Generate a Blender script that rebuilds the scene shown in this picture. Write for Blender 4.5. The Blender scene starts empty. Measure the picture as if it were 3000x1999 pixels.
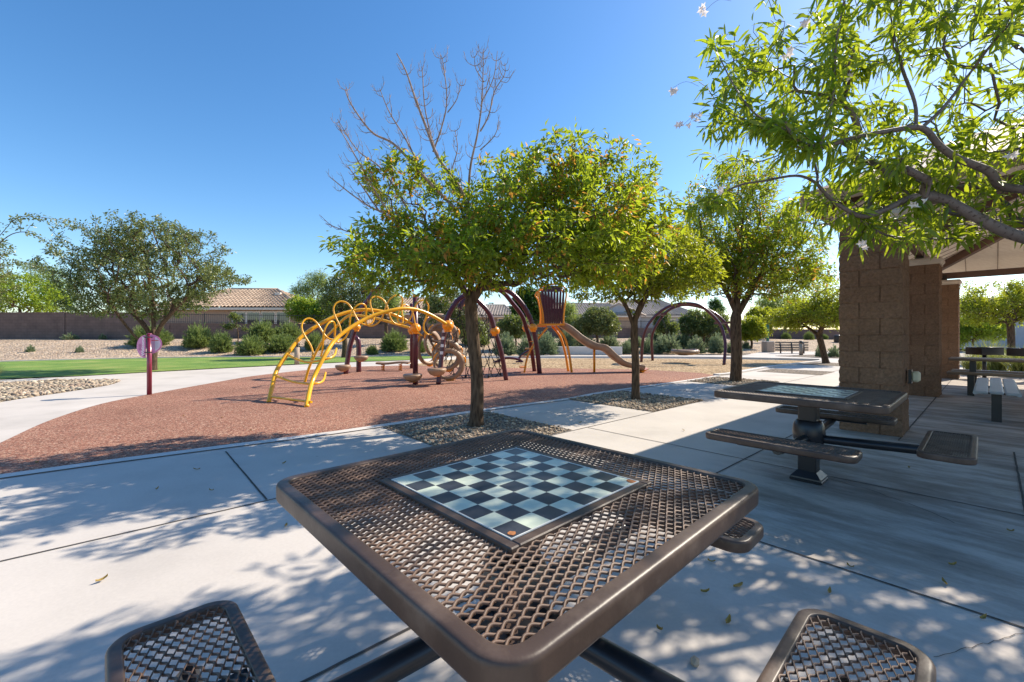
import bpy, math, random
import numpy as np
from mathutils import Vector, Matrix, noise as mnoise
R = math.radians
scene = bpy.context.scene
COL = scene.collection

# ------------------------------------------------------------------ camera / light
CAMH, F, CX, HZ = 1.25, 1260.0, 1500.0, 980.0
cam = bpy.data.cameras.new("camera"); camo = bpy.data.objects.new("camera", cam); COL.objects.link(camo)
camo.location = (0, 0, CAMH); camo.rotation_euler = (R(90), 0, 0)
cam.sensor_width = 36; cam.lens = F / 3000 * 36; cam.shift_y = -0.0065
cam.clip_start = 0.05; cam.clip_end = 3000
scene.camera = camo
SUN_AZ, SUN_EL = R(59.5), R(39.4)          # azimuth from +Y towards +X
world = bpy.data.worlds.new("World"); scene.world = world; world.use_nodes = True
wn = world.node_tree
bg = wn.nodes['Background']
sky = wn.nodes.new('ShaderNodeTexSky'); sky.sky_type = 'NISHITA'; sky.sun_disc = False
sky.sun_elevation = SUN_EL; sky.sun_rotation = SUN_AZ
sky.altitude = 300; sky.air_density = 1.0; sky.dust_density = 0.5; sky.ozone_density = 2.2
hs = wn.nodes.new('ShaderNodeHueSaturation'); hs.inputs['Saturation'].default_value = 1.27; hs.inputs['Value'].default_value = 1.46
wn.links.new(sky.outputs[0], hs.inputs['Color']); wn.links.new(hs.outputs[0], bg.inputs[0]); bg.inputs[1].default_value = 0.097
sl = bpy.data.lights.new("sun", 'SUN'); sl.energy = 5.0; sl.angle = R(0.53); sl.color = (1.0, 0.91, 0.77)
so = bpy.data.objects.new("sun", sl); COL.objects.link(so)
sd = Vector((math.sin(SUN_AZ) * math.cos(SUN_EL), math.cos(SUN_AZ) * math.cos(SUN_EL), math.sin(SUN_EL)))
so.rotation_euler = sd.to_track_quat('Z', 'Y').to_euler(); so.location = (20, 12, 30)
scene.view_settings.view_transform = 'Standard'; scene.view_settings.look = 'None'
scene.view_settings.exposure = 0.62; scene.view_settings.gamma = 1.0
try:
    scene.cycles.max_bounces = 8; scene.cycles.transparent_max_bounces = 8
    scene.cycles.sample_clamp_indirect = 6
except Exception: pass

# ------------------------------------------------------------------ helpers
def G(px, py, z=0.0):
    d = F * (CAMH - z) / (py - HZ)
    return Vector(((px - CX) / F * d, d, z))
def P(px, py, d):
    return Vector(((px - CX) / F * d, d, CAMH + (HZ - py) / F * d))
TH = R(41.9)
UA = Vector((math.cos(TH), math.sin(TH), 0)); UB = Vector((math.sin(TH), -math.cos(TH), 0))
def AB(a, b, z=0.0): return UA * a + UB * b + Vector((0, 0, z))

def tag(o, label=None, cat=None, group=None, kind=None):
    if label: o['label'] = label
    if cat: o['category'] = cat
    if group: o['group'] = group
    if kind: o['kind'] = kind
    return o
def thing(name, label, cat, loc=(0, 0, 0), rz=0.0, group=None):
    o = bpy.data.objects.new(name, None); COL.objects.link(o)
    o.empty_display_size = 0.2
    o.location = loc; o.rotation_euler = (0, 0, rz)
    return tag(o, label, cat, group)
def kids(o): return [c for c in COL.objects if c.parent == o]
def copy_tree(o, parent=None):
    c = o.copy(); COL.objects.link(c)
    if parent: c.parent = parent
    for ch in kids(o): copy_tree(ch, c)
    return c

def fin(me, mats, smooth):
    for m in (mats if isinstance(mats, (list, tuple)) else [mats]): me.materials.append(m)
    if smooth: me.polygons.foreach_set('use_smooth', [True] * len(me.polygons))
    me.update()
def link(name, me, parent=None):
    o = bpy.data.objects.new(name, me); COL.objects.link(o)
    if parent: o.parent = parent
    return o

class MB:
    def __init__(s): s.v = []; s.f = []; s.m = []; s.sm = []
    def add(s, vs, fs, mi=0, sm=False):
        o = len(s.v); s.v += [tuple(v) for v in vs]; s.f += [tuple(i + o for i in f) for f in fs]
        s.m += [mi] * len(fs); s.sm += [sm] * len(fs); return s
    def box(s, c, size, rz=0.0, mi=0, bev=0.0, M=None):
        x, y, z = size[0] / 2, size[1] / 2, size[2] / 2
        M = M or (Matrix.Translation(Vector(c)) @ Matrix.Rotation(rz, 4, 'Z'))
        if bev <= 0:
            vs = [M @ Vector((a * x, b * y, c_ * z)) for c_ in (-1, 1) for a, b in ((-1, -1), (1, -1), (1, 1), (-1, 1))]
            fs = [(0, 3, 2, 1), (4, 5, 6, 7), (0, 1, 5, 4), (1, 2, 6, 5), (2, 3, 7, 6), (3, 0, 4, 7)]
            return s.add(vs, fs, mi)
        b = min(bev, x * .9, y * .9, z * .9)
        rings = []
        for (zz, i) in ((-z, b), (-z + b, 0), (z - b, 0), (z, b)):
            X, Y = x - i, y - i; bb = b if i == 0 else b * .4
            rings.append([Vector(p) for p in ((-X + bb, -Y, zz), (X - bb, -Y, zz), (X, -Y + bb, zz), (X, Y - bb, zz), (X - bb, Y, zz), (-X + bb, Y, zz), (-X, Y - bb, zz), (-X, -Y + bb, zz))])
        vs = [M @ p for r in rings for p in r]; fs = []
        for k in range(3):
            for j in range(8): fs.append((k * 8 + j, k * 8 + (j + 1) % 8, k * 8 + 8 + (j + 1) % 8, k * 8 + 8 + j))
        fs.append(tuple(range(7, -1, -1))); fs.append(tuple(range(24, 32)))
        return s.add(vs, fs, mi)
    def tube(s, pts, r, n=8, mi=0, closed=False, cap=True, flat=1.0, sm=True, upv=None):
        pts = [Vector(p) for p in pts]; N = len(pts)
        rr = r if isinstance(r, (list, tuple)) else [r] * N
        vs = []; prev = None
        for i, p in enumerate(pts):
            if closed: t = pts[(i + 1) % N] - pts[i - 1]
            else: t = pts[min(i + 1, N - 1)] - pts[max(i - 1, 0)]
            t.normalize()
            if upv is not None: u = Vector(upv) - t * t.dot(Vector(upv)); u.normalize()
            elif prev is None:
                u = t.orthogonal().normalized() if abs(t.z) > .9 else (Vector((0, 0, 1)) - t * t.z).normalized()
            else:
                u = prev - t * prev.dot(t); u.normalize()
            prev = u; w = t.cross(u)
            for k in range(n):
                a = 2 * math.pi * k / n
                vs.append(p + (u * math.cos(a) * flat + w * math.sin(a)) * rr[i])
        fs = []
        for i in range(N if closed else N - 1):
            j = (i + 1) % N
            for k in range(n): fs.append((i * n + k, i * n + (k + 1) % n, j * n + (k + 1) % n, j * n + k))
        s.add(vs, fs, mi, sm)
        if cap and not closed:
            o = len(s.v) - len(vs)
            s.f.append(tuple(o + k for k in range(n - 1, -1, -1))); s.f.append(tuple(o + (N - 1) * n + k for k in range(n)))
            s.m += [mi, mi]; s.sm += [False, False]
        return s
    def lathe(s, prof, c=(0, 0, 0), n=20, mi=0, sq=None, rz=0):
        vs = []; c = Vector(c)
        for (r, z) in prof:
            for k in range(n):
                a = 2 * math.pi * k / n + rz; q = 1.0
                vs.append(c + Vector((r * math.cos(a) * (sq or 1), r * math.sin(a), z)))
        fs = []
        for i in range(len(prof) - 1):
            for k in range(n): fs.append((i * n + k, i * n + (k + 1) % n, (i + 1) * n + (k + 1) % n, (i + 1) * n + k))
        fs.append(tuple(range(n - 1, -1, -1))); fs.append(tuple((len(prof) - 1) * n + k for k in range(n)))
        return s.add(vs, fs, mi, True)
    def ball(s, c, r, n=14, mi=0, sz=1.0):
        prof = [(max(r * math.sin(math.pi * i / 9), r * .02), -r * sz * math.cos(math.pi * i / 9)) for i in range(10)]
        return s.lathe(prof, c, n, mi)
    def poly(s, pts, z=None, mi=0):
        vs = [Vector((p[0], p[1], p[2] if z is None else z)) for p in pts]
        return s.add(vs, [tuple(range(len(vs)))], mi)
    def prism(s, pts, d, mi=0):
        pts = [Vector(p) for p in pts]; d = Vector(d); n = len(pts)
        vs = pts + [p + d for p in pts]
        fs = [tuple(range(n - 1, -1, -1)), tuple(range(n, 2 * n))] + [(i, (i + 1) % n, n + (i + 1) % n, n + i) for i in range(n)]
        return s.add(vs, fs, mi)
    def build(s, name, mats, parent=None, world=True):
        off = Vector(parent.location) if (parent is not None and world) else Vector((0, 0, 0))
        if parent is not None and world and parent.parent is not None: off = off + Vector(parent.parent.location)
        me = bpy.data.meshes.new(name)
        me.from_pydata([(v[0] - off.x, v[1] - off.y, v[2] - off.z) for v in s.v], [], s.f)
        fin(me, mats, False)
        me.polygons.foreach_set('material_index', s.m); me.polygons.foreach_set('use_smooth', s.sm); me.update()
        return link(name, me, parent)

def tri_mesh(name, V, T, mat, parent=None, smooth=False, flatcol=None):
    off = np.array(parent.location) if parent is not None else np.zeros(3)
    V = (V - off).astype(np.float32); T = T.astype(np.int32)
    me = bpy.data.meshes.new(name)
    me.vertices.add(len(V)); me.vertices.foreach_set('co', V.ravel())
    me.loops.add(T.size); me.loops.foreach_set('vertex_index', T.ravel())
    me.polygons.add(len(T)); me.polygons.foreach_set('loop_start', np.arange(0, T.size, T.shape[1], dtype=np.int32))
    me.polygons.foreach_set('loop_total', np.full(len(T), T.shape[1], dtype=np.int32))
    me.update(calc_edges=True); me.validate()
    fin(me, mat, smooth)
    return link(name, me, parent)

def catmull(pts, sub=8, closed=False):
    pts = [Vector(p) for p in pts]; out = []; n = len(pts)
    rng_ = range(n if closed else n - 1)
    for i in rng_:
        if closed: p0, p1, p2, p3 = pts[i - 1], pts[i], pts[(i + 1) % n], pts[(i + 2) % n]
        else: p0, p1, p2, p3 = pts[max(i - 1, 0)], pts[i], pts[i + 1], pts[min(i + 2, n - 1)]
        for k in range(sub):
            t = k / sub
            out.append(0.5 * ((2 * p1) + (p2 - p0) * t + (2 * p0 - 5 * p1 + 4 * p2 - p3) * t * t + (3 * p1 - p0 - 3 * p2 + p3) * t ** 3))
    if not closed: out.append(pts[-1])
    return out

# ------------------------------------------------------------------ materials
def newmat(name):
    m = bpy.data.materials.new(name); m.use_nodes = True
    nt = m.node_tree; b = nt.nodes['Principled BSDF']
    return m, nt, b
def c4(c): return (c[0], c[1], c[2], 1)
def N(nt, t, **kw):
    n = nt.nodes.new('ShaderNode' + t)
    for k, v in kw.items():
        if k in n.inputs.keys(): n.inputs[k].default_value = v
        else: setattr(n, k, v)
    return n
def ramp(nt, src, stops, interp='LINEAR'):
    r = nt.nodes.new('ShaderNodeValToRGB'); r.color_ramp.interpolation = interp
    while len(r.color_ramp.elements) < len(stops): r.color_ramp.elements.new(.5)
    for e, (p, c) in zip(r.color_ramp.elements, stops):
        e.position = p; e.color = c4(c) if len(c) == 3 else c
    nt.links.new(src, r.inputs[0]); return r
def pos(nt, obj=False):
    if obj:
        return nt.nodes.new('ShaderNodeTexCoord').outputs['Object']
    return nt.nodes.new('ShaderNodeNewGeometry').outputs['Position']
def mix(nt, a, b, fac, mode='MIX'):
    m = nt.nodes.new('ShaderNodeMix'); m.data_type = 'RGBA'; m.blend_type = mode
    for i, s in ((6, a), (7, b)):
        if isinstance(s, tuple): m.inputs[i].default_value = c4(s)
        else: nt.links.new(s, m.inputs[i])
    if isinstance(fac, (int, float)): m.inputs[0].default_value = fac
    else: nt.links.new(fac, m.inputs[0])
    return m.outputs[2]
def bump(nt, b, h, strength=.3, dist=.01):
    n = nt.nodes.new('ShaderNodeBump'); n.inputs['Strength'].default_value = strength; n.inputs['Distance'].default_value = dist
    nt.links.new(h, n.inputs['Height']); nt.links.new(n.outputs[0], b.inputs['Normal']); return n
def simple(name, col, rough=.5, var=.12, scale=3.0, metallic=0.0, spec=.5, bmp=0.0, bscale=40, obj=True, dirt=None, dscale=2.0, coat=0):
    m, nt, b = newmat(name); p = pos(nt, obj)
    n = N(nt, 'TexNoise', Scale=scale, Detail=6.0); nt.links.new(p, n.inputs[0])
    d = tuple(c * (1 - var) for c in col); l = tuple(min(1, c * (1 + var)) for c in col)
    out = ramp(nt, n.outputs[0], [(.3, d), (.7, l)]).outputs[0]
    if dirt:
        n2 = N(nt, 'TexNoise', Scale=dscale, Detail=8.0, Roughness=.65); nt.links.new(p, n2.inputs[0])
        f = ramp(nt, n2.outputs[0], [(.5, (0, 0, 0)), (.72, (.7, .7, .7))]).outputs[0]
        out = mix(nt, out, dirt, f)
    nt.links.new(out, b.inputs['Base Color'])
    b.inputs['Roughness'].default_value = rough; b.inputs['Metallic'].default_value = metallic
    b.inputs['Specular IOR Level'].default_value = spec
    if coat: b.inputs['Coat Weight'].default_value = coat; b.inputs['Coat Roughness'].default_value = .15
    if bmp:
        n3 = N(nt, 'TexNoise', Scale=bscale, Detail=4.0); nt.links.new(p, n3.inputs[0]); bump(nt, b, n3.outputs[0], bmp, .004)
    return m
def gravel_mat(name, cols, scale=30, dist=.02, bs=.8):
    m, nt, b = newmat(name); p = pos(nt)
    wn_ = N(nt, 'TexNoise', Scale=scale * .7, Detail=2.0); nt.links.new(p, wn_.inputs[0])
    mp = mix(nt, p, wn_.outputs[1], .04)
    v = N(nt, 'TexVoronoi', Scale=scale); nt.links.new(mp, v.inputs['Vector'])
    sep = nt.nodes.new('ShaderNodeSeparateColor'); nt.links.new(v.outputs['Color'], sep.inputs[0])
    k = len(cols)
    cr = ramp(nt, sep.outputs[0], [(i / k, c) for i, c in enumerate(cols)], 'CONSTANT').outputs[0]
    d = ramp(nt, v.outputs['Distance'], [(.0, (1, 1, 1)), (.55, (.75, .75, .75)), (.85, (.25, .22, .2))]).outputs[0]
    o = mix(nt, cr, d, .8, 'MULTIPLY')
    n2 = N(nt, 'TexNoise', Scale=.6, Detail=5.0); nt.links.new(p, n2.inputs[0])
    o = mix(nt, o, ramp(nt, n2.outputs[0], [(.3, (.8, .8, .8)), (.7, (1.1, 1.1, 1.1))]).outputs[0], 1.0, 'MULTIPLY')
    nt.links.new(o, b.inputs['Base Color']); b.inputs['Roughness'].default_value = .9; b.inputs['Specular IOR Level'].default_value = .2
    iv = ramp(nt, v.outputs['Distance'], [(0, (1, 1, 1)), (.8, (0, 0, 0))]).outputs[0]
    bump(nt, b, iv, bs, dist)
    return m
def leaf_mat(name, cols, trans=(.42, .6, .03), tf=.45, rough=.45, spot=None, spotpos=None):
    m, nt, b = newmat(name)
    g = nt.nodes.new('ShaderNodeNewGeometry')
    k = len(cols)
    cr = ramp(nt, g.outputs['Random Per Island'], [(i / (k - 1), c) for i, c in enumerate(cols)]).outputs[0]
    nn = N(nt, 'TexNoise', Scale=1.3, Detail=3.0); nt.links.new(g.outputs['Position'], nn.inputs[0])
    cr = mix(nt, cr, ramp(nt, nn.outputs[0], [(.35, (.75, .8, .75)), (.65, (1.2, 1.12, 1.0))]).outputs[0], .8, 'MULTIPLY')
    tcol = mix(nt, tuple(trans), cr, .35)
    if spot:
        n2 = N(nt, 'TexNoise', Scale=spot[1], Detail=2.0); nt.links.new(g.outputs['Position'], n2.inputs[0])
        ad = nt.nodes.new('ShaderNodeMath'); ad.operation = 'ADD'; nt.links.new(n2.outputs[0], ad.inputs[0])
        ml = nt.nodes.new('ShaderNodeMath'); ml.operation = 'MULTIPLY'; ml.inputs[1].default_value = .5
        w2 = nt.nodes.new('ShaderNodeMath'); w2.operation = 'FRACT'
        m7 = nt.nodes.new('ShaderNodeMath'); m7.operation = 'MULTIPLY'; m7.inputs[1].default_value = 7.31
        nt.links.new(g.outputs['Random Per Island'], m7.inputs[0]); nt.links.new(m7.outputs[0], w2.inputs[0])
        nt.links.new(w2.outputs[0], ml.inputs[0]); nt.links.new(ml.outputs[0], ad.inputs[1])
        f = ramp(nt, ad.outputs[0], [(spot[2], (0, 0, 0)), (spot[2] + .06, (1, 1, 1))]).outputs[0]
        cr = mix(nt, cr, spot[0], f); tcol = mix(nt, tcol, tuple(min(1, c * 2.2) for c in spot[0]), f)
    nt.links.new(cr, b.inputs['Base Color']); b.inputs['Roughness'].default_value = rough; b.inputs['Specular IOR Level'].default_value = .5
    t = nt.nodes.new('ShaderNodeBsdfTranslucent'); nt.links.new(tcol, t.inputs[0])
    ms = nt.nodes.new('ShaderNodeMixShader'); ms.inputs[0].default_value = tf
    nt.links.new(b.outputs[0], ms.inputs[1]); nt.links.new(t.outputs[0], ms.inputs[2])
    nt.links.new(ms.outputs[0], nt.nodes['Material Output'].inputs[0])
    return m

def concrete_mat(name, col, stain=.35):
    m, nt, b = newmat(name); p = pos(nt)
    n1 = N(nt, 'TexNoise', Scale=.9, Detail=8.0, Roughness=.6); nt.links.new(p, n1.inputs[0])
    n2 = N(nt, 'TexNoise', Scale=55.0, Detail=3.0); nt.links.new(p, n2.inputs[0])
    mp = nt.nodes.new('ShaderNodeMapping'); mp.vector_type = 'POINT'
    mp.inputs['Rotation'].default_value = (0, 0, -TH); nt.links.new(p, mp.inputs[0])
    mp2 = nt.nodes.new('ShaderNodeMapping'); mp2.inputs['Scale'].default_value = (2.6, .8, 1); nt.links.new(mp.outputs[0], mp2.inputs[0])
    n3 = N(nt, 'TexNoise', Scale=1.2, Detail=7.0, Roughness=.7); nt.links.new(mp2.outputs[0], n3.inputs[0])
    a = ramp(nt, n1.outputs[0], [(.25, tuple(c * .76 for c in col)), (.48, tuple(c * .94 for c in col)), (.72, tuple(min(1, c * 1.06) for c in col))]).outputs[0]
    a = mix(nt, a, ramp(nt, n2.outputs[0], [(.3, (.93, .93, .93)), (.7, (1, 1, 1))]).outputs[0], 1.0, 'MULTIPLY')
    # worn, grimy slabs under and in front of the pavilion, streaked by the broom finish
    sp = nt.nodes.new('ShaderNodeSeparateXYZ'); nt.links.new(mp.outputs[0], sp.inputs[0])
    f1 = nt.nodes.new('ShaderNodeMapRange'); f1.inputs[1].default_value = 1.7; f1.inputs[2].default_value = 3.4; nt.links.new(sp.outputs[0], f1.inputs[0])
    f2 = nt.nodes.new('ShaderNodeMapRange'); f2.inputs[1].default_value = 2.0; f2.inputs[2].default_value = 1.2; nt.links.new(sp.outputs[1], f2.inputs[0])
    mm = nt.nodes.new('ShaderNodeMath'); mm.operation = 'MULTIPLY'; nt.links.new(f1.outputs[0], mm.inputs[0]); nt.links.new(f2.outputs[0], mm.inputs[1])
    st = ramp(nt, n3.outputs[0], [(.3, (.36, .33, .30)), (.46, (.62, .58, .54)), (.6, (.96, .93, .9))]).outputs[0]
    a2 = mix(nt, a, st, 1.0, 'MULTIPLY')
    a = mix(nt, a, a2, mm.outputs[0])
    # small dark spots
    v = N(nt, 'TexVoronoi', Scale=1.7); nt.links.new(p, v.inputs['Vector'])
    a = mix(nt, a, ramp(nt, v.outputs['Distance'], [(.015, (.55, .52, .5)), (.03, (1, 1, 1))]).outputs[0], .8, 'MULTIPLY')
    nt.links.new(a, b.inputs['Base Color']); b.inputs['Roughness'].default_value = .85; b.inputs['Specular IOR Level'].default_value = .25
    bump(nt, b, n2.outputs[0], .12, .003)
    return m

M = {}
M['concrete'] = concrete_mat('concrete', (.59, .53, .47))
M['kerbc'] = simple('kerb_concrete', (.60, .55, .50), .85, .08, 2, bmp=.2, bscale=60)
M['joint'] = simple('joint_dark', (.075, .062, .052), .95, .3, 9, obj=False)
M['rubber'] = gravel_mat('rubber', [(.44, .195, .125), (.34, .145, .095), (.50, .255, .17), (.18, .08, .062), (.66, .42, .29), (.40, .18, .12)], 75, .004, .5)
M['mulch'] = gravel_mat('mulch', [(.55, .38, .2), (.42, .27, .14), (.74, .55, .33), (.3, .19, .10), (.66, .46, .26)], 17, .03, .8)
M['gravel'] = gravel_mat('gravel', [(.76, .54, .34), (.58, .41, .27), (.86, .67, .46), (.36, .27, .21), (.66, .50, .37), (.58, .46, .35)], 13, .05, 1.0)
M['gravel_fine'] = gravel_mat('gravel_fine', [(.34, .26, .19), (.22, .17, .13), (.48, .39, .3), (.13, .11, .1), (.35, .29, .22)], 34, .02, 1.0)
# grass
m, nt, b = newmat('grass'); p = pos(nt)
n1 = N(nt, 'TexNoise', Scale=.7, Detail=6.0); nt.links.new(p, n1.inputs[0])
n2 = N(nt, 'TexNoise', Scale=60.0, Detail=2.0); nt.links.new(p, n2.inputs[0])
a = ramp(nt, n1.outputs[0], [(.3, (.11, .22, .025)), (.5, (.18, .29, .04)), (.72, (.34, .36, .09))]).outputs[0]
a = mix(nt, a, ramp(nt, n2.outputs[0], [(.3, (.6, .6, .6)), (.7, (1.25, 1.25, 1.25))]).outputs[0], 1.0, 'MULTIPLY')
nt.links.new(a, b.inputs['Base Color']); b.inputs['Roughness'].default_value = .9; bump(nt, b, n2.outputs[0], .8, .03)
M['grass'] = m
M['bark'] = None
def bark_mat(name, c1, c2, s=9.0, bs=.9):
    m, nt, b = newmat(name); p = pos(nt, True)
    mp = nt.nodes.new('ShaderNodeMapping'); mp.inputs['Scale'].default_value = (1, 1, .22); nt.links.new(p, mp.inputs[0])
    n = N(nt, 'TexNoise', Scale=s * 4, Detail=8.0, Roughness=.7); nt.links.new(mp.outputs[0], n.inputs[0])
    v = N(nt, 'TexVoronoi', Scale=s * 3); nt.links.new(mp.outputs[0], v.inputs['Vector'])
    h = mix(nt, n.outputs[0], v.outputs['Distance'], .4)
    nt.links.new(ramp(nt, h, [(.25, c1), (.6, c2)]).outputs[0], b.inputs['Base Color'])
    b.inputs['Roughness'].default_value = .9; b.inputs['Specular IOR Level'].default_value = .2
    bump(nt, b, h, bs, .02); return m
M['bark'] = bark_mat('bark', (.022, .014, .010), (.135, .088, .055))
M['bark_grey'] = bark_mat('bark_grey', (.13, .09, .07), (.42, .33, .27), 12, .4)
M['twig'] = bark_mat('twig', (.14, .09, .07), (.36, .26, .2), 12, .3)
# smooth spotted willow bark
m, nt, b = newmat('bark_willow'); p = pos(nt, True)
n1 = N(nt, 'TexNoise', Scale=34.0, Detail=4.0, Roughness=.6); nt.links.new(p, n1.inputs[0])
n2 = N(nt, 'TexNoise', Scale=6.0, Detail=5.0); nt.links.new(p, n2.inputs[0])
a = ramp(nt, n2.outputs[0], [(.3, (.085, .062, .052)), (.7, (.18, .14, .12))]).outputs[0]
a = mix(nt, a, (.06, .035, .028), ramp(nt, n1.outputs[0], [(.56, (0, 0, 0)), (.62, (1, 1, 1))]).outputs[0])
nt.links.new(a, b.inputs['Base Color']); b.inputs['Roughness'].default_value = .6; bump(nt, b, n1.outputs[0], .3, .004)
M['bark_willow'] = m
M['leaf_ash'] = leaf_mat('leaf_ash', [(.045, .10, .012), (.075, .15, .018), (.11, .19, .02), (.17, .22, .025)], (.66, .76, .03), .54, .4, ((.40, .20, .03), 2.0, .985))
M['leaf_ash_orange'] = leaf_mat('leaf_ash_orange', [(.04, .10, .012), (.08, .15, .018), (.14, .19, .022), (.24, .22, .03)], (.72, .76, .03), .52, .4, ((.38, .15, .03), 1.2, 1.0))
M['leaf_willow'] = leaf_mat('leaf_willow', [(.022, .07, .012), (.05, .12, .018), (.11, .21, .026), (.06, .14, .02), (.24, .28, .035)], (.74, .84, .03), .50, .38)
M['leaf_oak'] = leaf_mat('leaf_oak', [(.06, .09, .03), (.11, .15, .05), (.18, .22, .08), (.27, .29, .13)], (.4, .45, .06), .28, .35)
M['leaf_olive'] = leaf_mat('leaf_olive', [(.06, .09, .03), (.11, .15, .05), (.17, .2, .07)], (.4, .48, .06), .35, .5)
M['leaf_bright'] = leaf_mat('leaf_bright', [(.10, .2, .02), (.17, .28, .03), (.26, .34, .04)], (.6, .7, .05), .45, .5)
M['leaf_feather'] = leaf_mat('leaf_feather', [(.14, .22, .06), (.2, .28, .08), (.28, .33, .1)], (.55, .66, .15), .45, .5)
M['leaf_dark'] = leaf_mat('leaf_dark', [(.02, .06, .012), (.035, .09, .018), (.06, .12, .02)], (.2, .4, .03), .3, .35)
M['sage'] = leaf_mat('sage', [(.15, .21, .11), (.24, .30, .17), (.34, .40, .26)], (.45, .52, .25), .3, .6)
M['rosemary'] = leaf_mat('rosemary', [(.10, .16, .05), (.20, .27, .085), (.34, .40, .15)], (.4, .5, .1), .3, .6)
M['blade'] = leaf_mat('blade', [(.10, .15, .04), (.2, .24, .07), (.32, .32, .12)], (.5, .52, .1), .3, .6)
M['petal'] = leaf_mat('petal', [(.85, .78, .8), (.9, .86, .87)], (.9, .84, .86), .35, .6)
M['dry_leaf'] = leaf_mat('dry_leaf', [(.42, .25, .06), (.30, .18, .05), (.50, .42, .07)], (.5, .35, .05), .2, .6)
M['brown'] = simple('brown_coating', (.070, .043, .030), .44, .28, 5, spec=.4, bmp=.12, bscale=90, dirt=(.16, .112, .082), dscale=7)
M['brownmesh'] = simple('brown_mesh_coating', (.155, .093, .062), .5, .25, 9, spec=.25, dirt=(.22, .155, .11), dscale=5)
M['blackmetal'] = simple('black_metal', (.018, .018, .02), .32, .2, 6, spec=.5, bmp=.05, bscale=60)
M['darkbrown'] = simple('dark_steel', (.05, .038, .032), .4, .2, 6)
m, nt, b = newmat('board_light'); p = pos(nt, True)
n = N(nt, 'TexNoise', Scale=6.0, Detail=6.0, Roughness=.7); nt.links.new(p, n.inputs[0])
nt.links.new(ramp(nt, n.outputs[0], [(.3, (.50, .56, .44)), (.55, (.64, .68, .53)), (.75, (.70, .72, .56))]).outputs[0], b.inputs['Base Color']); b.inputs['Roughness'].default_value = .28
M['sq_light'] = m
m, nt, b = newmat('board_dark'); p = pos(nt, True)
n = N(nt, 'TexNoise', Scale=9.0, Detail=7.0, Roughness=.75); nt.links.new(p, n.inputs[0])
nt.links.new(ramp(nt, n.outputs[0], [(.35, (.03, .034, .045)), (.6, (.055, .06, .075)), (.78, (.14, .145, .15))]).outputs[0], b.inputs['Base Color']); b.inputs['Roughness'].default_value = .3
M['sq_dark'] = m
M['rust'] = simple('rust', (.38, .14, .04), .85, .4, 60, bmp=.4)
M['white_line'] = simple('white_edge', (.62, .62, .58), .4, .1, 20)
M['yellow'] = simple('yellow_paint', (.90, .43, .006), .28, .07, 3, coat=.3, bmp=.03, dirt=(.62, .28, .02), dscale=4)
M['orange'] = simple('orange_plastic', (.95, .31, .004), .32, .06, 3, coat=.2)
M['purple'] = simple('purple_paint', (.085, .012, .024), .3, .15, 3, coat=.15, dirt=(.12, .05, .05), dscale=5)
M['burgundy'] = simple('burgundy_paint', (.23, .022, .05), .28, .12, 3, coat=.3)
M['tan'] = simple('tan_plastic', (.33, .20, .115), .45, .1, 3, bmp=.05, dirt=(.42, .29, .19), dscale=3)
M['rope'] = simple('black_rope', (.02, .02, .022), .8, .3, 40, obj=False)
M['lilac'] = simple('lilac_panel', (.60, .20, .40), .35, .04, 3)
M['lilac_light'] = simple('lilac_light_panel', (.62, .54, .62), .35, .06, 6)
M['print_dark'] = simple('print_dark', (.25, .06, .14), .5, .1, 6)
M['print_red'] = simple('print_red', (.5, .06, .08), .5, .1, 6)
M['print_grey'] = simple('print_grey', (.38, .40, .46), .5, .1, 6)
M['white'] = simple('white_paint', (.8, .78, .78), .5, .04, 6)
# split face block
def block_mat(name, col, w=.40, h=.20):
    m, nt, b = newmat(name); p = pos(nt, True)
    n = N(nt, 'TexNoise', Scale=38.0, Detail=8.0, Roughness=.7); nt.links.new(p, n.inputs[0])
    n2 = N(nt, 'TexNoise', Scale=2.2, Detail=4.0); nt.links.new(p, n2.inputs[0])
    a = ramp(nt, n.outputs[0], [(.3, tuple(c * .62 for c in col)), (.7, tuple(c * 1.25 for c in col))]).outputs[0]
    a = mix(nt, a, ramp(nt, n2.outputs[0], [(.3, (.82, .8, .8)), (.7, (1.1, 1.1, 1.1))]).outputs[0], 1.0, 'MULTIPLY')
    nt.links.new(a, b.inputs['Base Color']); b.inputs['Roughness'].default_value = .95; b.inputs['Specular IOR Level'].default_value = .15
    bump(nt, b, n.outputs[0], .9, .02); return m
M['block'] = block_mat('split_block', (.24, .14, .085))
def wall_mat(name, col, mort, bw=.41, bh=.205):
    m, nt, b = newmat(name); p = pos(nt, True)
    sep = nt.nodes.new('ShaderNodeSeparateXYZ'); nt.links.new(p, sep.inputs[0])
    cb = nt.nodes.new('ShaderNodeCombineXYZ'); nt.links.new(sep.outputs[0], cb.inputs[0]); nt.links.new(sep.outputs[2], cb.inputs[1])
    br = nt.nodes.new('ShaderNodeTexBrick'); nt.links.new(cb.outputs[0], br.inputs[0])
    br.inputs['Scale'].default_value = 1.0; br.inputs['Brick Width'].default_value = bw; br.inputs['Row Height'].default_value = bh
    br.inputs['Mortar Size'].default_value = .008; br.inputs['Color1'].default_value = c4(col); br.inputs['Color2'].default_value = c4(tuple(c * .86 for c in col)); br.inputs['Mortar'].default_value = c4(mort)
    n = N(nt, 'TexNoise', Scale=1.5, Detail=6.0); nt.links.new(p, n.inputs[0])
    a = mix(nt, br.outputs[0], ramp(nt, n.outputs[0], [(.3, (.8, .8, .8)), (.7, (1.12, 1.1, 1.08))]).outputs[0], 1.0, 'MULTIPLY')
    nt.links.new(a, b.inputs['Base Color']); b.inputs['Roughness'].default_value = .95
    bump(nt, b, br.outputs['Fac'], -.6, .01); return m
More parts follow.
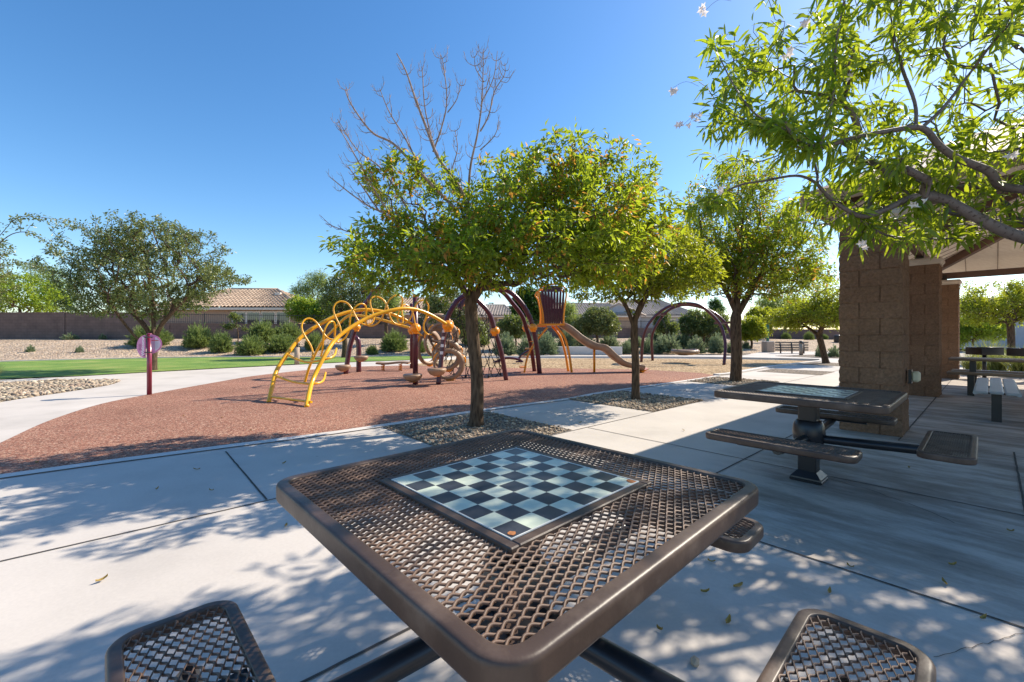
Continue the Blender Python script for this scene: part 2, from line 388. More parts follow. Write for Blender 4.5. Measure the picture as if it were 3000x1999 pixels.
M['fence_wall'] = wall_mat('block_wall', (.205, .135, .11), (.10, .07, .06))
M['cap'] = simple('cap_concrete', (.62, .52, .42), .7, .12, 6, bmp=.2)
M['stucco'] = simple('stucco', (.40, .27, .19), .9, .06, 4, bmp=.2)
M['stucco2'] = simple('stucco_beige', (.42, .30, .21), .9, .06, 4)
M['stucco3'] = simple('stucco_grey', (.42, .42, .44), .9, .06, 4)
M['trim'] = simple('trim_beige', (.78, .66, .54), .8, .05, 4)
def tile_mat(name, a_, b_, c_):
    m, nt, b = newmat(name); p = pos(nt, True)
    v = N(nt, 'TexVoronoi', Scale=2.8); nt.links.new(p, v.inputs['Vector'])
    sep = nt.nodes.new('ShaderNodeSeparateColor'); nt.links.new(v.outputs['Color'], sep.inputs[0])
    nt.links.new(ramp(nt, sep.outputs[0], [(0, a_), (.5, b_), (1, c_)]).outputs[0], b.inputs['Base Color'])
    b.inputs['Roughness'].default_value = .85; return m
M['tile'] = tile_mat('roof_tile', (.44, .30, .20), (.54, .39, .27), (.36, .25, .17))
M['tile2'] = tile_mat('roof_tile_grey', (.38, .31, .25), (.44, .36, .3), (.33, .27, .22))
m, nt, b = newmat('glass'); b.inputs['Base Color'].default_value = (.03, .04, .045, 1); b.inputs['Roughness'].default_value = .05; b.inputs['Specular IOR Level'].default_value = 1.0
M['glass'] = m
m, nt, b = newmat('ceiling'); p = pos(nt, True)
n = N(nt, 'TexNoise', Scale=1.0, Detail=5.0)
mp = nt.nodes.new('ShaderNodeMapping'); mp.inputs['Rotation'].default_value = (0, 0, 0); mp.inputs['Scale'].default_value = (1.0, 22, 22); nt.links.new(p, mp.inputs[0]); nt.links.new(mp.outputs[0], n.inputs[0])
nt.links.new(ramp(nt, n.outputs[0], [(.3, (.76, .66, .54)), (.7, (.86, .77, .65))]).outputs[0], b.inputs['Base Color']); b.inputs['Roughness'].default_value = .7
M['ceiling'] = m
M['beam'] = simple('beam_brown', (.15, .085, .06), .55, .12, 3)
M['roofmetal'] = simple('roof_metal', (.42, .24, .12), .5, .08, 2)
M['plank'] = simple('tan_plank', (.30, .215, .145), .45, .1, 5)
M['plank_grey'] = simple('grey_plank', (.40, .42, .42), .45, .08, 5, bmp=.1, bscale=30)
M['bin'] = simple('exposed_aggregate', (.40, .30, .22), .9, .2, 40, bmp=.3)
M['green'] = simple('green_paint', (.02, .14, .085), .35, .1, 5)
M['lightbox'] = simple('light_lens', (.62, .55, .36), .4, .05, 8)
M['stone'] = leaf_mat('stone', [(.18, .13, .10), (.34, .26, .19), (.50, .40, .30), (.26, .19, .15), (.62, .53, .42)], (.3, .25, .2), 0.0, .85)

# ------------------------------------------------------------------ the ground
def sstep(t): t = min(1, max(0, t)); return t * t * (3 - 2 * t)
def interp(x, tab):
    if x <= tab[0][0]: return tab[0][1]
    for (a, b_), (c, d) in zip(tab, tab[1:]):
        if x <= c: return b_ + (d - b_) * (x - a) / (c - a)
    return tab[-1][1]
Y0 = [(-30, 18.8), (-24, 19.6), (-19.6, 22.8), (-15, 23.6), (-5, 24.6), (4, 26.8), (20, 30), (40, 32)]
Y1 = [(-40, 29), (-21, 29.5), (10, 38.5), (30, 44), (60, 50)]
def HT(x, y):
    a, b_ = interp(x, Y0), interp(x, Y1)
    t = (y - a) / (b_ - a)
    h = .96 * sstep(t * .9 + .02) if t > 0 else 0.0
    if x > 12: h *= max(0.25, 1 - (x - 12) * .012)
    return h
def terrain():
    xs = [-900, -400, -200, -120, -80] + [-60 + i * 1.5 for i in range(81)] + [80, 120, 200, 400, 900]
    ys = [-60, -20, 0, 8, 14] + [17 + i * .75 for i in range(48)] + [56, 62, 75, 100, 160, 300, 700, 2000]
    mb = MB(); W = len(xs)
    vs = [(x, y, HT(x, y) - .03 + (0.05 * mnoise.noise(Vector((x * .4, y * .4, 0))) * min(1, HT(x, y) * 3))) for y in ys for x in xs]
    fs = [(j * W + i, j * W + i + 1, (j + 1) * W + i + 1, (j + 1) * W + i) for j in range(len(ys) - 1) for i in range(W - 1)]
    mb.add(vs, fs, 0, True)
    tag(mb.build('ground', M['gravel']), kind='structure')
terrain()
def sheet(name, pts, z, mat, kind='structure', **k):
    mb = MB(); mb.poly([(p[0], p[1], z) for p in pts])
    o = mb.build(name, mat); tag(o, kind=kind, **k); return o
back = [(-300, 1137), (0, 1113), (223, 1103.6), (429, 1092), (670, 1079), (893, 1068), (1000, 1063), (1196, 1056), (1300, 1047), (1407, 1044), (1612, 1041), (1824, 1041), (1900, 1042), (2060, 1041), (2165, 1041), (2205, 1036), (2235, 1030), (2320, 1026), (2470, 1020)]
cp = [G(*p) for p in back] + [Vector((45, 33, 0)), Vector((60, 10, 0)), Vector((60, -25, 0)), Vector((-40, -25, 0)), Vector((-40, 8, 0))]
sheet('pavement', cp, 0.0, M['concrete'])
red_back = [(-160, 1372), (0, 1299), (147, 1232), (297, 1184), (437, 1156), (625, 1122), (759, 1100), (941, 1081), (1069, 1074), (1210, 1071)]
red_front = [(-900, 1530), (-400, 1450), (0, 1394), (300, 1353), (632, 1310), (1000, 1263), (1356, 1209), (1500, 1189), (1662, 1168), (1745, 1152), (1873, 1134), (2050, 1109), (2098, 1101)]
rb = catmull([G(*p) for p in red_back], 5); rf = catmull([G(*p) for p in red_front], 5)
red_mul = [G(*p) for p in [(2050, 1093), (1879, 1083), (1637, 1080), (1407, 1078)]]
redpoly = rf + red_mul + rb[::-1]
sheet('rubber_surface', redpoly, 0.004, M['rubber'])
mulch = [G(*p) for p in [(1210, 1071), (1407, 1078), (1637, 1080), (1879, 1083), (2050, 1093), (2098, 1101), (2137, 1098), (2259, 1076.5), (2400, 1058.6), (2154, 1053), (1878, 1050.5), (1407, 1050.5), (1300, 1056), (1230, 1064)]]
sheet('mulch_bed', mulch, 0.005, M['mulch'])
def ribbon(mb, pts, w, z, side=0.0, h=None):
    pts = [Vector((p[0], p[1], 0)) for p in pts]; L_, R_ = [], []
    for i, p in enumerate(pts):
        t = (pts[min(i + 1, len(pts) - 1)] - pts[max(i - 1, 0)]).normalized(); n = Vector((-t.y, t.x, 0))
        L_.append(p + n * (w / 2 + side)); R_.append(p + n * (-w / 2 + side))
    n = len(pts); zt = z if h is None else h
    vs = [(p.x, p.y, zt) for p in L_] + [(p.x, p.y, zt) for p in R_]
    fs = [(i, n + i, n + i + 1, i + 1) for i in range(n - 1)]
    if h is not None:
        vs += [(p.x, p.y, -.02) for p in L_] + [(p.x, p.y, -.02) for p in R_]
        fs += [(2 * n + i, i, i + 1, 2 * n + i + 1) for i in range(n - 1)] + [(n + i, 3 * n + i, 3 * n + i + 1, n + i + 1) for i in range(n - 1)]
        fs += [(0, 2 * n, 3 * n, n), (n - 1, 2 * n - 1, 4 * n - 1, 3 * n - 1)]
    mb.add(vs, fs)
k = MB(); ribbon(k, rf, .15, .012, -.075); tag(k.build('kerb_strip', M['kerbc']), kind='structure')
k = MB(); ribbon(k, catmull([G(*p) for p in [(1210, 1067), (1260, 1060), (1300, 1055), (1407, 1049.5), (1878, 1049.5), (2154, 1052), (2400, 1057.5)]], 3), .25, 0, .0, .10); tag(k.build('kerb', M['kerbc']), kind='structure')
k = MB(); ribbon(k, [G(2410, 1058.5), G(2259, 1076), G(2137, 1097.5), G(2098, 1101)], .2, 0, 0, .05); tag(k.build('side_kerb', M['kerbc']), kind='structure')
grass = catmull([G(*p) for p in [(-400, 1150), (0, 1112), (223, 1102.6), (429, 1091), (670, 1078), (893, 1067), (1000, 1062), (1196, 1055), (1290, 1047)]], 4) + catmull([G(*p) for p in [(1290, 1046), (1196, 1044.5), (1000, 1047), (670, 1047.5), (402, 1051), (0, 1061), (-400, 1078)]], 4)
sheet('lawn', grass, 0.012, M['grass'])
k = MB(); ribbon(k, [G(*p) for p in [(1196, 1044.2), (1000, 1046.6), (670, 1047), (402, 1050.5), (0, 1060.5), (-400, 1077)]], .15, 0, 0, .05); tag(k.build('lawn_kerb', M['kerbc']), kind='structure')
patch = catmull([G(*p) for p in [(-400, 1175), (0, 1126), (179, 1115.5), (300, 1114.5), (349, 1117), (312, 1130), (201, 1148), (0, 1179), (-400, 1260)]], 5, True)
sheet('gravel_patch', patch, 0.003, M['gravel_fine'])
def sq(cx, cy, s, z):
    c = Vector((cx, cy, z)); h = s / 2
    return [c + UA * a * h + UB * b_ * h for a, b_ in ((-1, -1), (1, -1), (1, 1), (-1, 1))]
wells = [(-.47, 5.68, 1.78), (2.34, 8.19, 1.8), (5.85, 11.37, 1.7), (9.5, 14.4, 1.8), (13.3, 18.0, 2.2)]
for x, y, s in wells: sheet('tree_well', sq(x, y, s, 0), .006, M['gravel_fine'])
sheet('gravel_strip', catmull([G(*p) for p in [(2270, 1043.5), (2330, 1041), (2400, 1039), (2470, 1038), (2480, 1050), (2400, 1049)]], 4, True), .006, M['gravel_fine'])
sheet('gravel_tongue', catmull([G(*p) for p in [(2120, 1043), (2160, 1036), (2190, 1034), (2200, 1037), (2170, 1042)]], 4, True), .006, M['gravel_fine'])
# saw-cut joints of the paving
jb = MB()
def jl(a0, b0, a1, b1, w=.014):
    p0, p1 = AB(a0, b0), AB(a1, b1); n = max(8, int((p1 - p0).length / .07)); jr = random.Random(int(a0 * 7 + b0 * 13))
    pts = [p0.lerp(p1, i / n) + Vector((jr.uniform(-.0018, .0018), jr.uniform(-.0018, .0018), 0)) for i in range(n + 1)]
    ribbon(jb, pts, w, .004)
jl(-6, -3.65, 6.9, -3.62); jl(-6, -1.65, 1.6, -1.65); jl(2.84, -1.65, 6.9, -1.65); jl(7.6, -.73, 12, -.73, .018); jl(-6, .16, 7, .16)
jl(6.75, -.73, 7.6, -.73)
for a_, b0, b1 in ((.79, -5.45, -3.65), (2.84, -3.6, 5), (4.6, -3.6, 5), (6.75, -.73, 5), (9.21, -5.6, 5), (12.6, -6, 5), (-1.7, -3.65, 5)): jl(a_, b0, a_, b1)
jl(6.9, -3.62, 22, -3.5); jl(12, -.73, 18, -.73)
tag(jb.build('paving_joints', M['joint']), kind='structure')
# hairline crack near the front right seat
cb = MB(); rr = random.Random(3); pts = []
for i in range(26):
    q = Vector(G(2735 + i * 16, 1930 - i * 4.5 + rr.uniform(-4, 4))); pts.append(q)
ribbon(cb, pts, .0025, .004); pts = [G(2290 + i * 22, 1372 + i * 4.2 + (i ** 2) * .12 + rr.uniform(-2, 2)) for i in range(24)]
ribbon(cb, pts, .006, .0045); tag(cb.build('paving_cracks', M['joint']), kind='structure')

# loose stones in the wells and the patch
def inpoly(x, y, poly):
    c = False; j = len(poly) - 1
    for i in range(len(poly)):
        if (poly[i].y > y) != (poly[j].y > y) and x < (poly[j].x - poly[i].x) * (y - poly[i].y) / (poly[j].y - poly[i].y) + poly[i].x: c = not c
        j = i
    return c
t_ = (1 + 5 ** .5) / 2
ICO = np.array([(-1, t_, 0), (1, t_, 0), (-1, -t_, 0), (1, -t_, 0), (0, -1, t_), (0, 1, t_), (0, -1, -t_), (0, 1, -t_), (t_, 0, -1), (t_, 0, 1), (-t_, 0, -1), (-t_, 0, 1)]) / 1.9
ICF = np.array([(0, 11, 5), (0, 5, 1), (0, 1, 7), (0, 7, 10), (0, 10, 11), (1, 5, 9), (5, 11, 4), (11, 10, 2), (10, 7, 6), (7, 1, 8), (3, 9, 4), (3, 4, 2), (3, 2, 6), (3, 6, 8), (3, 8, 9), (4, 9, 5), (2, 4, 11), (6, 2, 10), (8, 6, 7), (9, 8, 1)])
def stones(name, poly, n, smin, smax, label, seed, ymax=99):
    rg = np.random.default_rng(seed); xs = [p.x for p in poly]; ys = [p.y for p in poly]
    V, T = [], []; k = 0
    while k < n:
        x, y = rg.uniform(min(xs), max(xs)), rg.uniform(min(ys), max(ys))
        if y > ymax or y < .5 or abs(x) > 1.3 * y + .5 or not inpoly(x, y, poly):
            if rg.random() < .0005: break
            continue
        s = rg.uniform(smin, smax) * (1 if rg.random() < .85 else 1.4)
        v = ICO * rg.uniform(.75, 1.2, (12, 1)) * s * rg.uniform(.6, 1.15, 3) * np.array([1, 1, .6])
        a = rg.uniform(0, 6.28); c_, s_ = math.cos(a), math.sin(a)
        v = v @ np.array([[c_, -s_, 0], [s_, c_, 0], [0, 0, 1]])
        V.append(v + np.array([x, y, .006 + s * rg.uniform(.1, .5)])); T.append(ICF + 12 * k); k += 1
    o = tri_mesh(name, np.concatenate(V), np.concatenate(T), M['stone'])
    tag(o, label, 'gravel', kind='stuff')
stones('gravel', sq(*wells[0], 0), 5200, .010, .024, 'loose river gravel in the square around the nearest tree', 1)
stones('gravel', sq(*wells[1], 0), 3200, .012, .026, 'loose river gravel in the square around the second tree', 2)
stones('gravel', sq(*wells[2], 0), 1500, .014, .03, 'loose river gravel in the square around the third tree', 3)
stones('gravel', patch, 3800, .022, .05, 'coarse gravel in the pointed bed between the left paths', 4)

# ------------------------------------------------------------------ trees
LIMBS = []
def grow(rng, trunk, tips, limbs=(), step=.16, jit=.03, bias=.25):
    """skeleton: list of positions, parents; tips join the nearest node"""
    pos_, par = [], []
    def chain(pts, parent):
        for p in pts:
            pos_.append(np.array(p, float)); par.append(parent); parent = len(pos_) - 1
        return parent
    tr = catmull(trunk, 5); top = chain(tr, -1)
    for L in limbs:
        L = [np.array(p, float) for p in L]
        A = np.array(pos_); j = int(np.argmin(((A - L[0]) ** 2).sum(1)))
        n0 = len(pos_); chain(catmull([Vector(A[j])] + [Vector(p) for p in L[1:]], 5)[1:], j); LIMBS.append((n0, len(pos_)))
    c0 = pos_[top]
    tips = sorted(tips, key=lambda p: ((p - c0) ** 2).sum())
    buf = np.zeros((200000, 3)); n = len(pos_); buf[:n] = np.array(pos_)
    dep = np.zeros(200000)
    for i in range(n): dep[i] = 0 if par[i] < 0 else dep[par[i]] + np.linalg.norm(buf[i] - buf[par[i]])
    start = max(1, int(len(tr) * .72)) if tr else 0
    tipidx = []
    for p in tips:
        d = np.sqrt(((buf[start:n] - p) ** 2).sum(1)); j = int(np.argmin(d + bias * dep[start:n])) + start
        a = buf[j].copy(); L = np.linalg.norm(p - a); k = max(1, int(L / step)); prev = j
        up = np.array([0, 0, L * .12])
        for i in range(1, k + 1):
            t = i / k; q = a + (p - a) * t + up * math.sin(math.pi * t) + (rng.normal(0, jit, 3) if i < k else 0)
            buf[n] = q; par.append(prev); dep[n] = dep[prev] + L / k; prev = n; n += 1
        tipidx.append(n - 1)
    return buf[:n].copy(), np.array(par), tipidx
def skin(P_, par, r_tip, r_base, rmin=0.0):
    n = len(P_); cnt = np.zeros(n); ch = [[] for _ in range(n)]
    for i in range(n):
        if par[i] >= 0: ch[par[i]].append(i)
    for i in range(n - 1, -1, -1):
        if not ch[i]: cnt[i] = 1
        if par[i] >= 0: cnt[par[i]] += cnt[i]
    e = math.log(r_base / r_tip) / math.log(max(cnt[0], 2))
    r = r_tip * cnt ** e
    return cnt, r, ch
def branch_mesh(name, P_, par, r, ch, mat, parent, flare=1.0, minr=0.0):
    mb = MB(); starts = [(-1, 0)]
    while starts:
        pr, i = starts.pop(); pts = []; rr = []
        if pr >= 0: pts.append(P_[pr]); rr.append(min(r[i] * 1.25, r[pr]))
        while True:
            pts.append(P_[i]); rr.append(float(r[i]))
            if not ch[i]: break
            c = sorted(ch[i], key=lambda q: -r[q])
            for q in c[1:]: starts.append((i, q))
            i = c[0]
        if rr[0] < minr or len(pts) < 2: continue
        if pr < 0:
            rr = list(rr)
            for q in range(min(5, len(rr))): rr[q] *= 1 + flare * .35 * math.exp(-q * .9)
        mx = max(rr); ns = 14 if mx > .05 else (8 if mx > .02 else (5 if mx > .008 else 3))
        mb.tube([tuple(p) for p in pts], [float(x) for x in rr], ns, cap=False)
    return mb.build(name, mat, parent)
def leaves(name, rng, base, dirs, L, W, mat, parent, curved=False, droop=.3):
    n = len(base)
    L = L * rng.uniform(.65, 1.2, n)[:, None]; W = W * rng.uniform(.7, 1.2, n)[:, None]
    d = dirs + np.array([0, 0, -droop]); d /= np.linalg.norm(d, axis=1)[:, None] + 1e-9
    s = np.cross(d, rng.normal(size=(n, 3)) * .7 + np.array([0, 0, 1.0])); s /= np.linalg.norm(s, axis=1)[:, None] + 1e-9
    u = np.cross(s, d)
    if not curved:
        b_ = base; l = base + d * L * .42 + s * W * .5 + u * W * .18; r_ = base + d * L * .42 - s * W * .5 + u * W * .18; t = base + d * L - u * L * .12
        V = np.stack([b_, l, t, r_], 1).reshape(-1, 3); o = np.arange(n)[:, None] * 4
        T = np.concatenate([o + np.array([0, 2, 1]), o + np.array([0, 3, 2])], 1).reshape(-1, 3)
    else:
        cv = rng.uniform(.05, .5, n)[:, None]; g = np.array([0, 0, -1.0])
        def pt(t): return base + d * L * (t - .1 * cv * t * t) + g * L * cv * t * t * .6
        w1 = W * .5; rows = [(0.0, .10), (.22, .85), (.5, 1.0), (.78, .6), (1.0, .0)]
        V = []; 
        for t, w in rows:
            c = pt(t); V += [c + s * w1 * w + u * w1 * w * .35, c, c - s * w1 * w + u * w1 * w * .35]
        V = np.stack(V, 1).reshape(-1, 3); o = np.arange(n)[:, None] * 15
        fs = []
        for i in range(4):
            a = i * 3
            fs += [[a, a + 1, a + 4], [a, a + 4, a + 3], [a + 1, a + 2, a + 5], [a + 1, a + 5, a + 4]]
        T = np.concatenate([o + np.array(f) for f in fs], 1).reshape(-1, 3)
    return tri_mesh(name, V, T, mat, parent, smooth=curved)
def blob_pts(rng, ells, n, gap=.0, seed=0, hollow=.0, fs=1.1):
    out = []; w = np.array([e[3] * e[4] * e[5] for e in ells]) ** .8; w = w / w.sum()
    tries = 0
    while len(out) < n and tries < n * 60:
        tries += 1
        e = ells[rng.choice(len(ells), p=w)]
        v = rng.normal(size=3); v /= np.linalg.norm(v); rad = rng.random() ** (1 / 3.0)
        if rad < hollow and rng.random() < .8: continue
        p = np.array(e[:3]) + v * rad * np.array(e[3:6])
        if gap > 0 and mnoise.noise(Vector((p * fs + seed).tolist())) < -0.5 + gap: continue
        out.append(p)
    return out
def leafset(rng, P_, par, cnt, maxc, per, spread=.05, outw=None):
    idx = np.where((cnt <= maxc) & (par >= 0))[0]
    rep = np.repeat(idx, per)
    t = rng.random(len(rep))[:, None]; a = P_[par[rep]]; b_ = P_[rep]
    base = a + (b_ - a) * t + rng.normal(0, spread, (len(rep), 3)) * .4
    d = (b_ - a); d /= np.linalg.norm(d, axis=1)[:, None] + 1e-9
    r_ = rng.normal(size=(len(rep), 3)); r_ /= np.linalg.norm(r_, axis=1)[:, None]
    return base + r_ * spread * .3, d * .6 + r_ * .9
def tree(name, label, loc, trunk, ells, seed, ntips, leafmat, barkmat, L=.07, W=.02, per=5, maxc=3, r_base=.1, gap=.25, droop=.35, curved=False, step=.16, spread=.06, r_tip=.0022, limbs=(), hollow=.2, group=None, cat='tree', bare=None, minr=0.0, flare=1.0, jit=.03, fs=1.1, extra=None, limb_r=None):
    rng = np.random.default_rng(seed); o = thing(name, label, cat, loc, 0, group)
    tips = blob_pts(rng, ells, int(ntips * 1.75), gap, seed, hollow, fs)
    if extra: tips += [np.array(p) for p in extra]
    LIMBS.clear()
    P_, par, ti = grow(rng, trunk, tips, limbs, step, jit)
    cnt, r, ch = skin(P_, par, r_tip, r_base)
    if limb_r:
        for (i0, i1) in LIMBS:
            for i in range(i0, i1): r[i] = max(r[i], limb_r[LIMBS.index((i0, i1))] * (1 - .8 * (i - i0) / max(1, i1 - i0)))
    branch_mesh('trunk', P_, par, r, ch, barkmat, o, flare, minr)
    base, dirs = leafset(rng, P_, par, cnt, maxc, int(per * 1.7), spread)
    L *= 1.08; W *= 1.15
    leaves('crown', rng, base, dirs, L, W, leafmat, o, curved, droop)
    return o, P_, par, cnt
V3 = Vector
# --- nearest ash with a dead top
t1 = G(1395, 1248); D1 = t1.y
o1, P1_, par1, cnt1 = tree('ash_tree', 'nearest young ash tree with green crown and bare dead branches rising on its upper left', t1,
    [t1, P(1398, 1120, D1), P(1385, 980, D1), P(1378, 870, D1)],
    [(.74, D1 - .4, 2.72, 1.18, 1.4, .85), (1.25, D1 - .3, 2.95, .9, 1.1, .75), (-1.1, D1 - .3, 2.2, 1.2, 1.1, .42), (-1.4, D1, 3.35, .75, .5, .42), (-.3, D1 + .1, 2.7, .9, 1.0, .7), (.3, D1, 3.45, .8, .6, .35), (.6, D1 - .4, 3.05, .85, 1.1, .68), (.9, D1 - .5, 2.25, 1.15, 1.3, .42), (-.3, D1 - .4, 2.2, .9, 1.2, .4), (1.2, D1 - .2, 2.3, .6, .9, .5), (-1.25, D1 - .5, 2.15, 1.15, 1.2, .45), (-.8, D1 - .3, 2.7, .8, .9, .5), (-1.7, D1 - .2, 2.5, .6, .8, .35)],
    11, 1400, M['leaf_ash'], M['bark'], L=.086, W=.029, per=11, maxc=3, r_base=.088, gap=.24, r_tip=.0028, spread=.08, step=.13,
    limbs=[[P(1380, 880, D1), P(1345, 830, D1), P(1300, 760, D1 - .1), P(1180, 720, D1 - .2)], [P(1385, 880, D1), P(1430, 810, D1), P(1500, 720, D1), P(1650, 640, D1)], [P(1380, 870, D1), P(1370, 700, D1), P(1340, 560, D1)]])
for q in (kids(o1)): pass
db = MB(); rr = random.Random(5)
stems = [([(1375, 780), (1359, 583), (1283, 464), (1244, 368), (1216, 291), (1187, 210), (1165, 157)], .024, 0), ([(1370, 640), (1375, 500), (1402, 387), (1412, 282), (1417, 143)], .017, .1),
 ([(1340, 620), (1244, 521), (1158, 425), (1091, 387), (1029, 306), (1012, 262)], .018, -.15), ([(1330, 720), (1206, 636), (1110, 617), (1043, 578), (972, 521)], .015, -.3),
 ([(1270, 445), (1297, 368), (1311, 291), (1297, 186), (1290, 160)], .010, .1), ([(1405, 385), (1430, 339), (1452, 267), (1479, 220), (1478, 185)], .008, 0), ([(1244, 521), (1190, 410), (1139, 330), (1115, 260)], .010, -.1),
 ([(1300, 740), (1187, 688), (1043, 684), (957, 655)], .011, -.3), ([(1283, 464), (1246, 330), (1236, 215), (1233, 195)], .009, .25), ([(1206, 636), (1120, 500), (1050, 440), (990, 350)], .011, .2),
 ([(1359, 583), (1320, 520), (1340, 440), (1335, 380)], .009, .3), ([(1311, 330), (1340, 290), (1350, 240)], .006, .1), ([(1110, 617), (1040, 520), (1010, 480)], .008, -.2), ([(1405, 440), (1445, 400), (1462, 355)], .006, -.1),
 ([(1187, 688), (1100, 560), (1020, 420), (985, 365)], .010, -.35), ([(1417, 240), (1395, 200), (1388, 165)], .005, 0), ([(1412, 300), (1445, 230), (1458, 150)], .006, .05)]
for st, r0, dd in stems:
    pts = catmull([P(x + rr.uniform(-3, 3), y, D1 + dd) for x, y in st], 7); n = len(pts)
    db.tube(pts, [r0 * 1.15 * (1 - .84 * i / (n - 1)) + .0022 for i in range(n)], 6, cap=False)
    L_ = sum((pts[i + 1] - pts[i]).length for i in range(n - 1)); acc = 0; nxt = .12
    for i in range(1, n - 1):
        acc += (pts[i] - pts[i - 1]).length
        if acc < nxt: continue
        nxt = acc + rr.uniform(.06, .12)
        t = (pts[i + 1] - pts[i]).normalized(); az = rr.uniform(0, 3.14)
        s_ = Vector((math.cos(az), math.sin(az) * .8, 0)); s_ = (s_ - t * s_.dot(t)).normalized()
        ln = rr.uniform(.12, .42) * (1 - .55 * i / n)
        for sg in (-1, 1):
            if rr.random() < .2: continue
            p0 = pts[i]; p1 = p0 + (s_ * sg * .75 + t * .45) * ln * .5; p2 = p1 + (s_ * sg * .25 + t * .7 + Vector((0, 0, .35))) * ln * .55
            w = catmull([p0, p1, p2], 4); db.tube(w, [.0052 - .003 * q / (len(w) - 1) for q in range(len(w))], 4, cap=False)
            for q in (2, 4, 6):
                if ln < .14 or q >= len(w) - 1: continue
                tt = (w[q + 1] - w[q]).normalized(); z_ = tt.cross(Vector((rr.uniform(-1, 1), rr.uniform(-1, 1), rr.uniform(-.3, 1)))).normalized()
                e_ = w[q] + (z_ * .6 + tt * .6 + Vector((0, 0, .4))) * rr.uniform(.04, .11)
                db.tube([w[q], (w[q] + e_) / 2 + z_ * .01, e_], [.0024, .002, .0014], 3, cap=False)
db.build('dead_branches', M['twig'], o1)
# --- second, third, fourth ashes
t2 = G(1862, 1172)
tree('ash_tree', 'second ash tree, slim dark trunk and low yellow-green crown with orange leaves', t2,
    [t2, P(1862, 1060, t2.y), P(1858, 980, t2.y), P(1862, 915, t2.y)],
    [(2.3, 8.2, 2.75, 1.25, 1.2, .8), (1.6, 8.0, 2.45, .9, .9, .6), (3.2, 8.3, 2.5, .8, .9, .62), (2.4, 8.2, 2.3, 1.5, 1.1, .42)], 22, 1050,
    M['leaf_ash_orange'], M['bark'], L=.09, W=.032, per=6, r_base=.072, gap=.28, spread=.09, step=.15, group='ash trees along the paving',
    limbs=[[P(1858, 960, t2.y), P(1835, 900, t2.y), P(1790, 830, t2.y)], [P(1860, 930, t2.y), P(1900, 860, t2.y), P(1980, 800, t2.y)]])
t3 = G(2155, 1118)
tree('ash_tree', 'third ash tree with thick pale brown trunk and tall loose crown beside the pavilion', t3,
    [t3, P(2158, 1040, t3.y), P(2155, 960, t3.y), P(2158, 900, t3.y)],
    [(5.9, 11.4, 4.2, 1.5, 1.6, 1.7), (6.9, 11.6, 3.4, 1.4, 1.5, .95), (5.1, 11.3, 3.4, 1.1, 1.4, .9), (7.6, 11.6, 2.7, 1.0, 1.2, .55), (5.6, 11.4, 2.9, 1.0, 1.2, .5), (6.3, 11.4, 5.4, .8, .9, .7), (6.2, 11.4, 2.75, 1.9, 1.5, .6), (6.2,11.4,3.8,1.9,1.6,1.2)], 33, 1900,
    M['leaf_ash'], M['bark'], L=.105, W=.036, per=7, r_base=.135, gap=.26, spread=.11, step=.2, r_tip=.0035, group='ash trees along the paving', flare=.6,
    limbs=[[P(2155, 920, t3.y), P(2130, 860, t3.y), P(2080, 780, t3.y), P(2050, 650, t3.y)], [P(2160, 930, t3.y), P(2195, 860, t3.y), P(2240, 780, t3.y)], [P(2157, 900, t3.y), P(2165, 780, t3.y), P(2180, 600, t3.y)]])
t4 = G(2420, 1065)
tree('ash_tree', 'small leaning ash tree with yellow-green crown just left of the block pillar', t4,
    [t4, P(2412, 1030, t4.y), P(2404, 1000, t4.y), P(2400, 985, t4.y)],
    [(12.6, 18.5, 2.1, 1.3, 1.4, .75), (13.8, 18.5, 2.2, 1.0, 1.2, .75), (13.2, 18.5, 2.9, 1.1, 1.2, .6), (11.6, 18.4, 1.9, .8, 1.0, .45), (12.8, 18.5, 2.0, 1.7, 1.3, .5)], 44, 850,
    M['leaf_ash_orange'], M['bark'], L=.12, W=.045, per=6, r_base=.12, gap=.2, spread=.12, step=.22, r_tip=.005, group='ash trees along the paving')

# --- big flowering willow reaching in from the right
def Q(lst, d0, d1):
    n = len(lst); return [P(x, y, d0 + (d1 - d0) * i / (n - 1)) for i, (x, y) in enumerate(lst)]
wl = [
 Q([(3480, 900), (3250, 770), (3000, 697), (2930, 672), (2850, 630), (2790, 597), (2735, 577), (2680, 577), (2620, 602), (2560, 628), (2525, 634), (2480, 615), (2430, 580), (2385, 533), (2330, 515), (2240, 530)], 3.35, 3.66),
 Q([(3350, 640), (3150, 575), (3000, 556), (2930, 545), (2900, 505), (2850, 482), (2800, 462), (2750, 425), (2700, 375), (2600, 385), (2500, 405), (2400, 432), (2340, 415), (2310, 380), (2295, 330)], 3.42, 3.05),
 Q([(2700, 375), (2760, 320), (2830, 230), (2920, 110), (3010, -20)], 3.20, 3.17),
 Q([(3200, 740), (3000, 650), (2950, 600), (2885, 562), (2830, 545), (2700, 560), (2560, 540)], 3.66, 4.03),
 Q([(2400, 432), (2430, 330), (2445, 220), (2450, 120), (2470, 20), (2480, -60)], 3.11, 3.05),
 Q([(2700, 380), (2680, 300), (2640, 190), (2610, 50), (2590, -60)], 3.17, 3.54),
 Q([(2520, 634), (2560, 570), (2640, 540), (2760, 500), (2900, 470), (3050, 440)], 3.66, 4.15),
 Q([(2310, 400), (2250, 360), (2180, 350), (2090, 310)], 3.05, 3.60),
 Q([(2430, 440), (2330, 380), (2220, 340), (2150, 250), (2100, 150), (2085, 120)], 3.05, 3.60),
 Q([(3350, 640), (3200, 420), (3050, 200), (2900, 60), (2800, -80)], 3.42, 3.90),
 Q([(2240, 530), (2160, 545), (2080, 590), (2010, 610)], 3.66, 3.54),
 Q([(2480, 620), (2600, 690), (2750, 700), (2900, 690)], 3.60, 3.90)]
wbase = Vector((5.75, 3.35, 0))
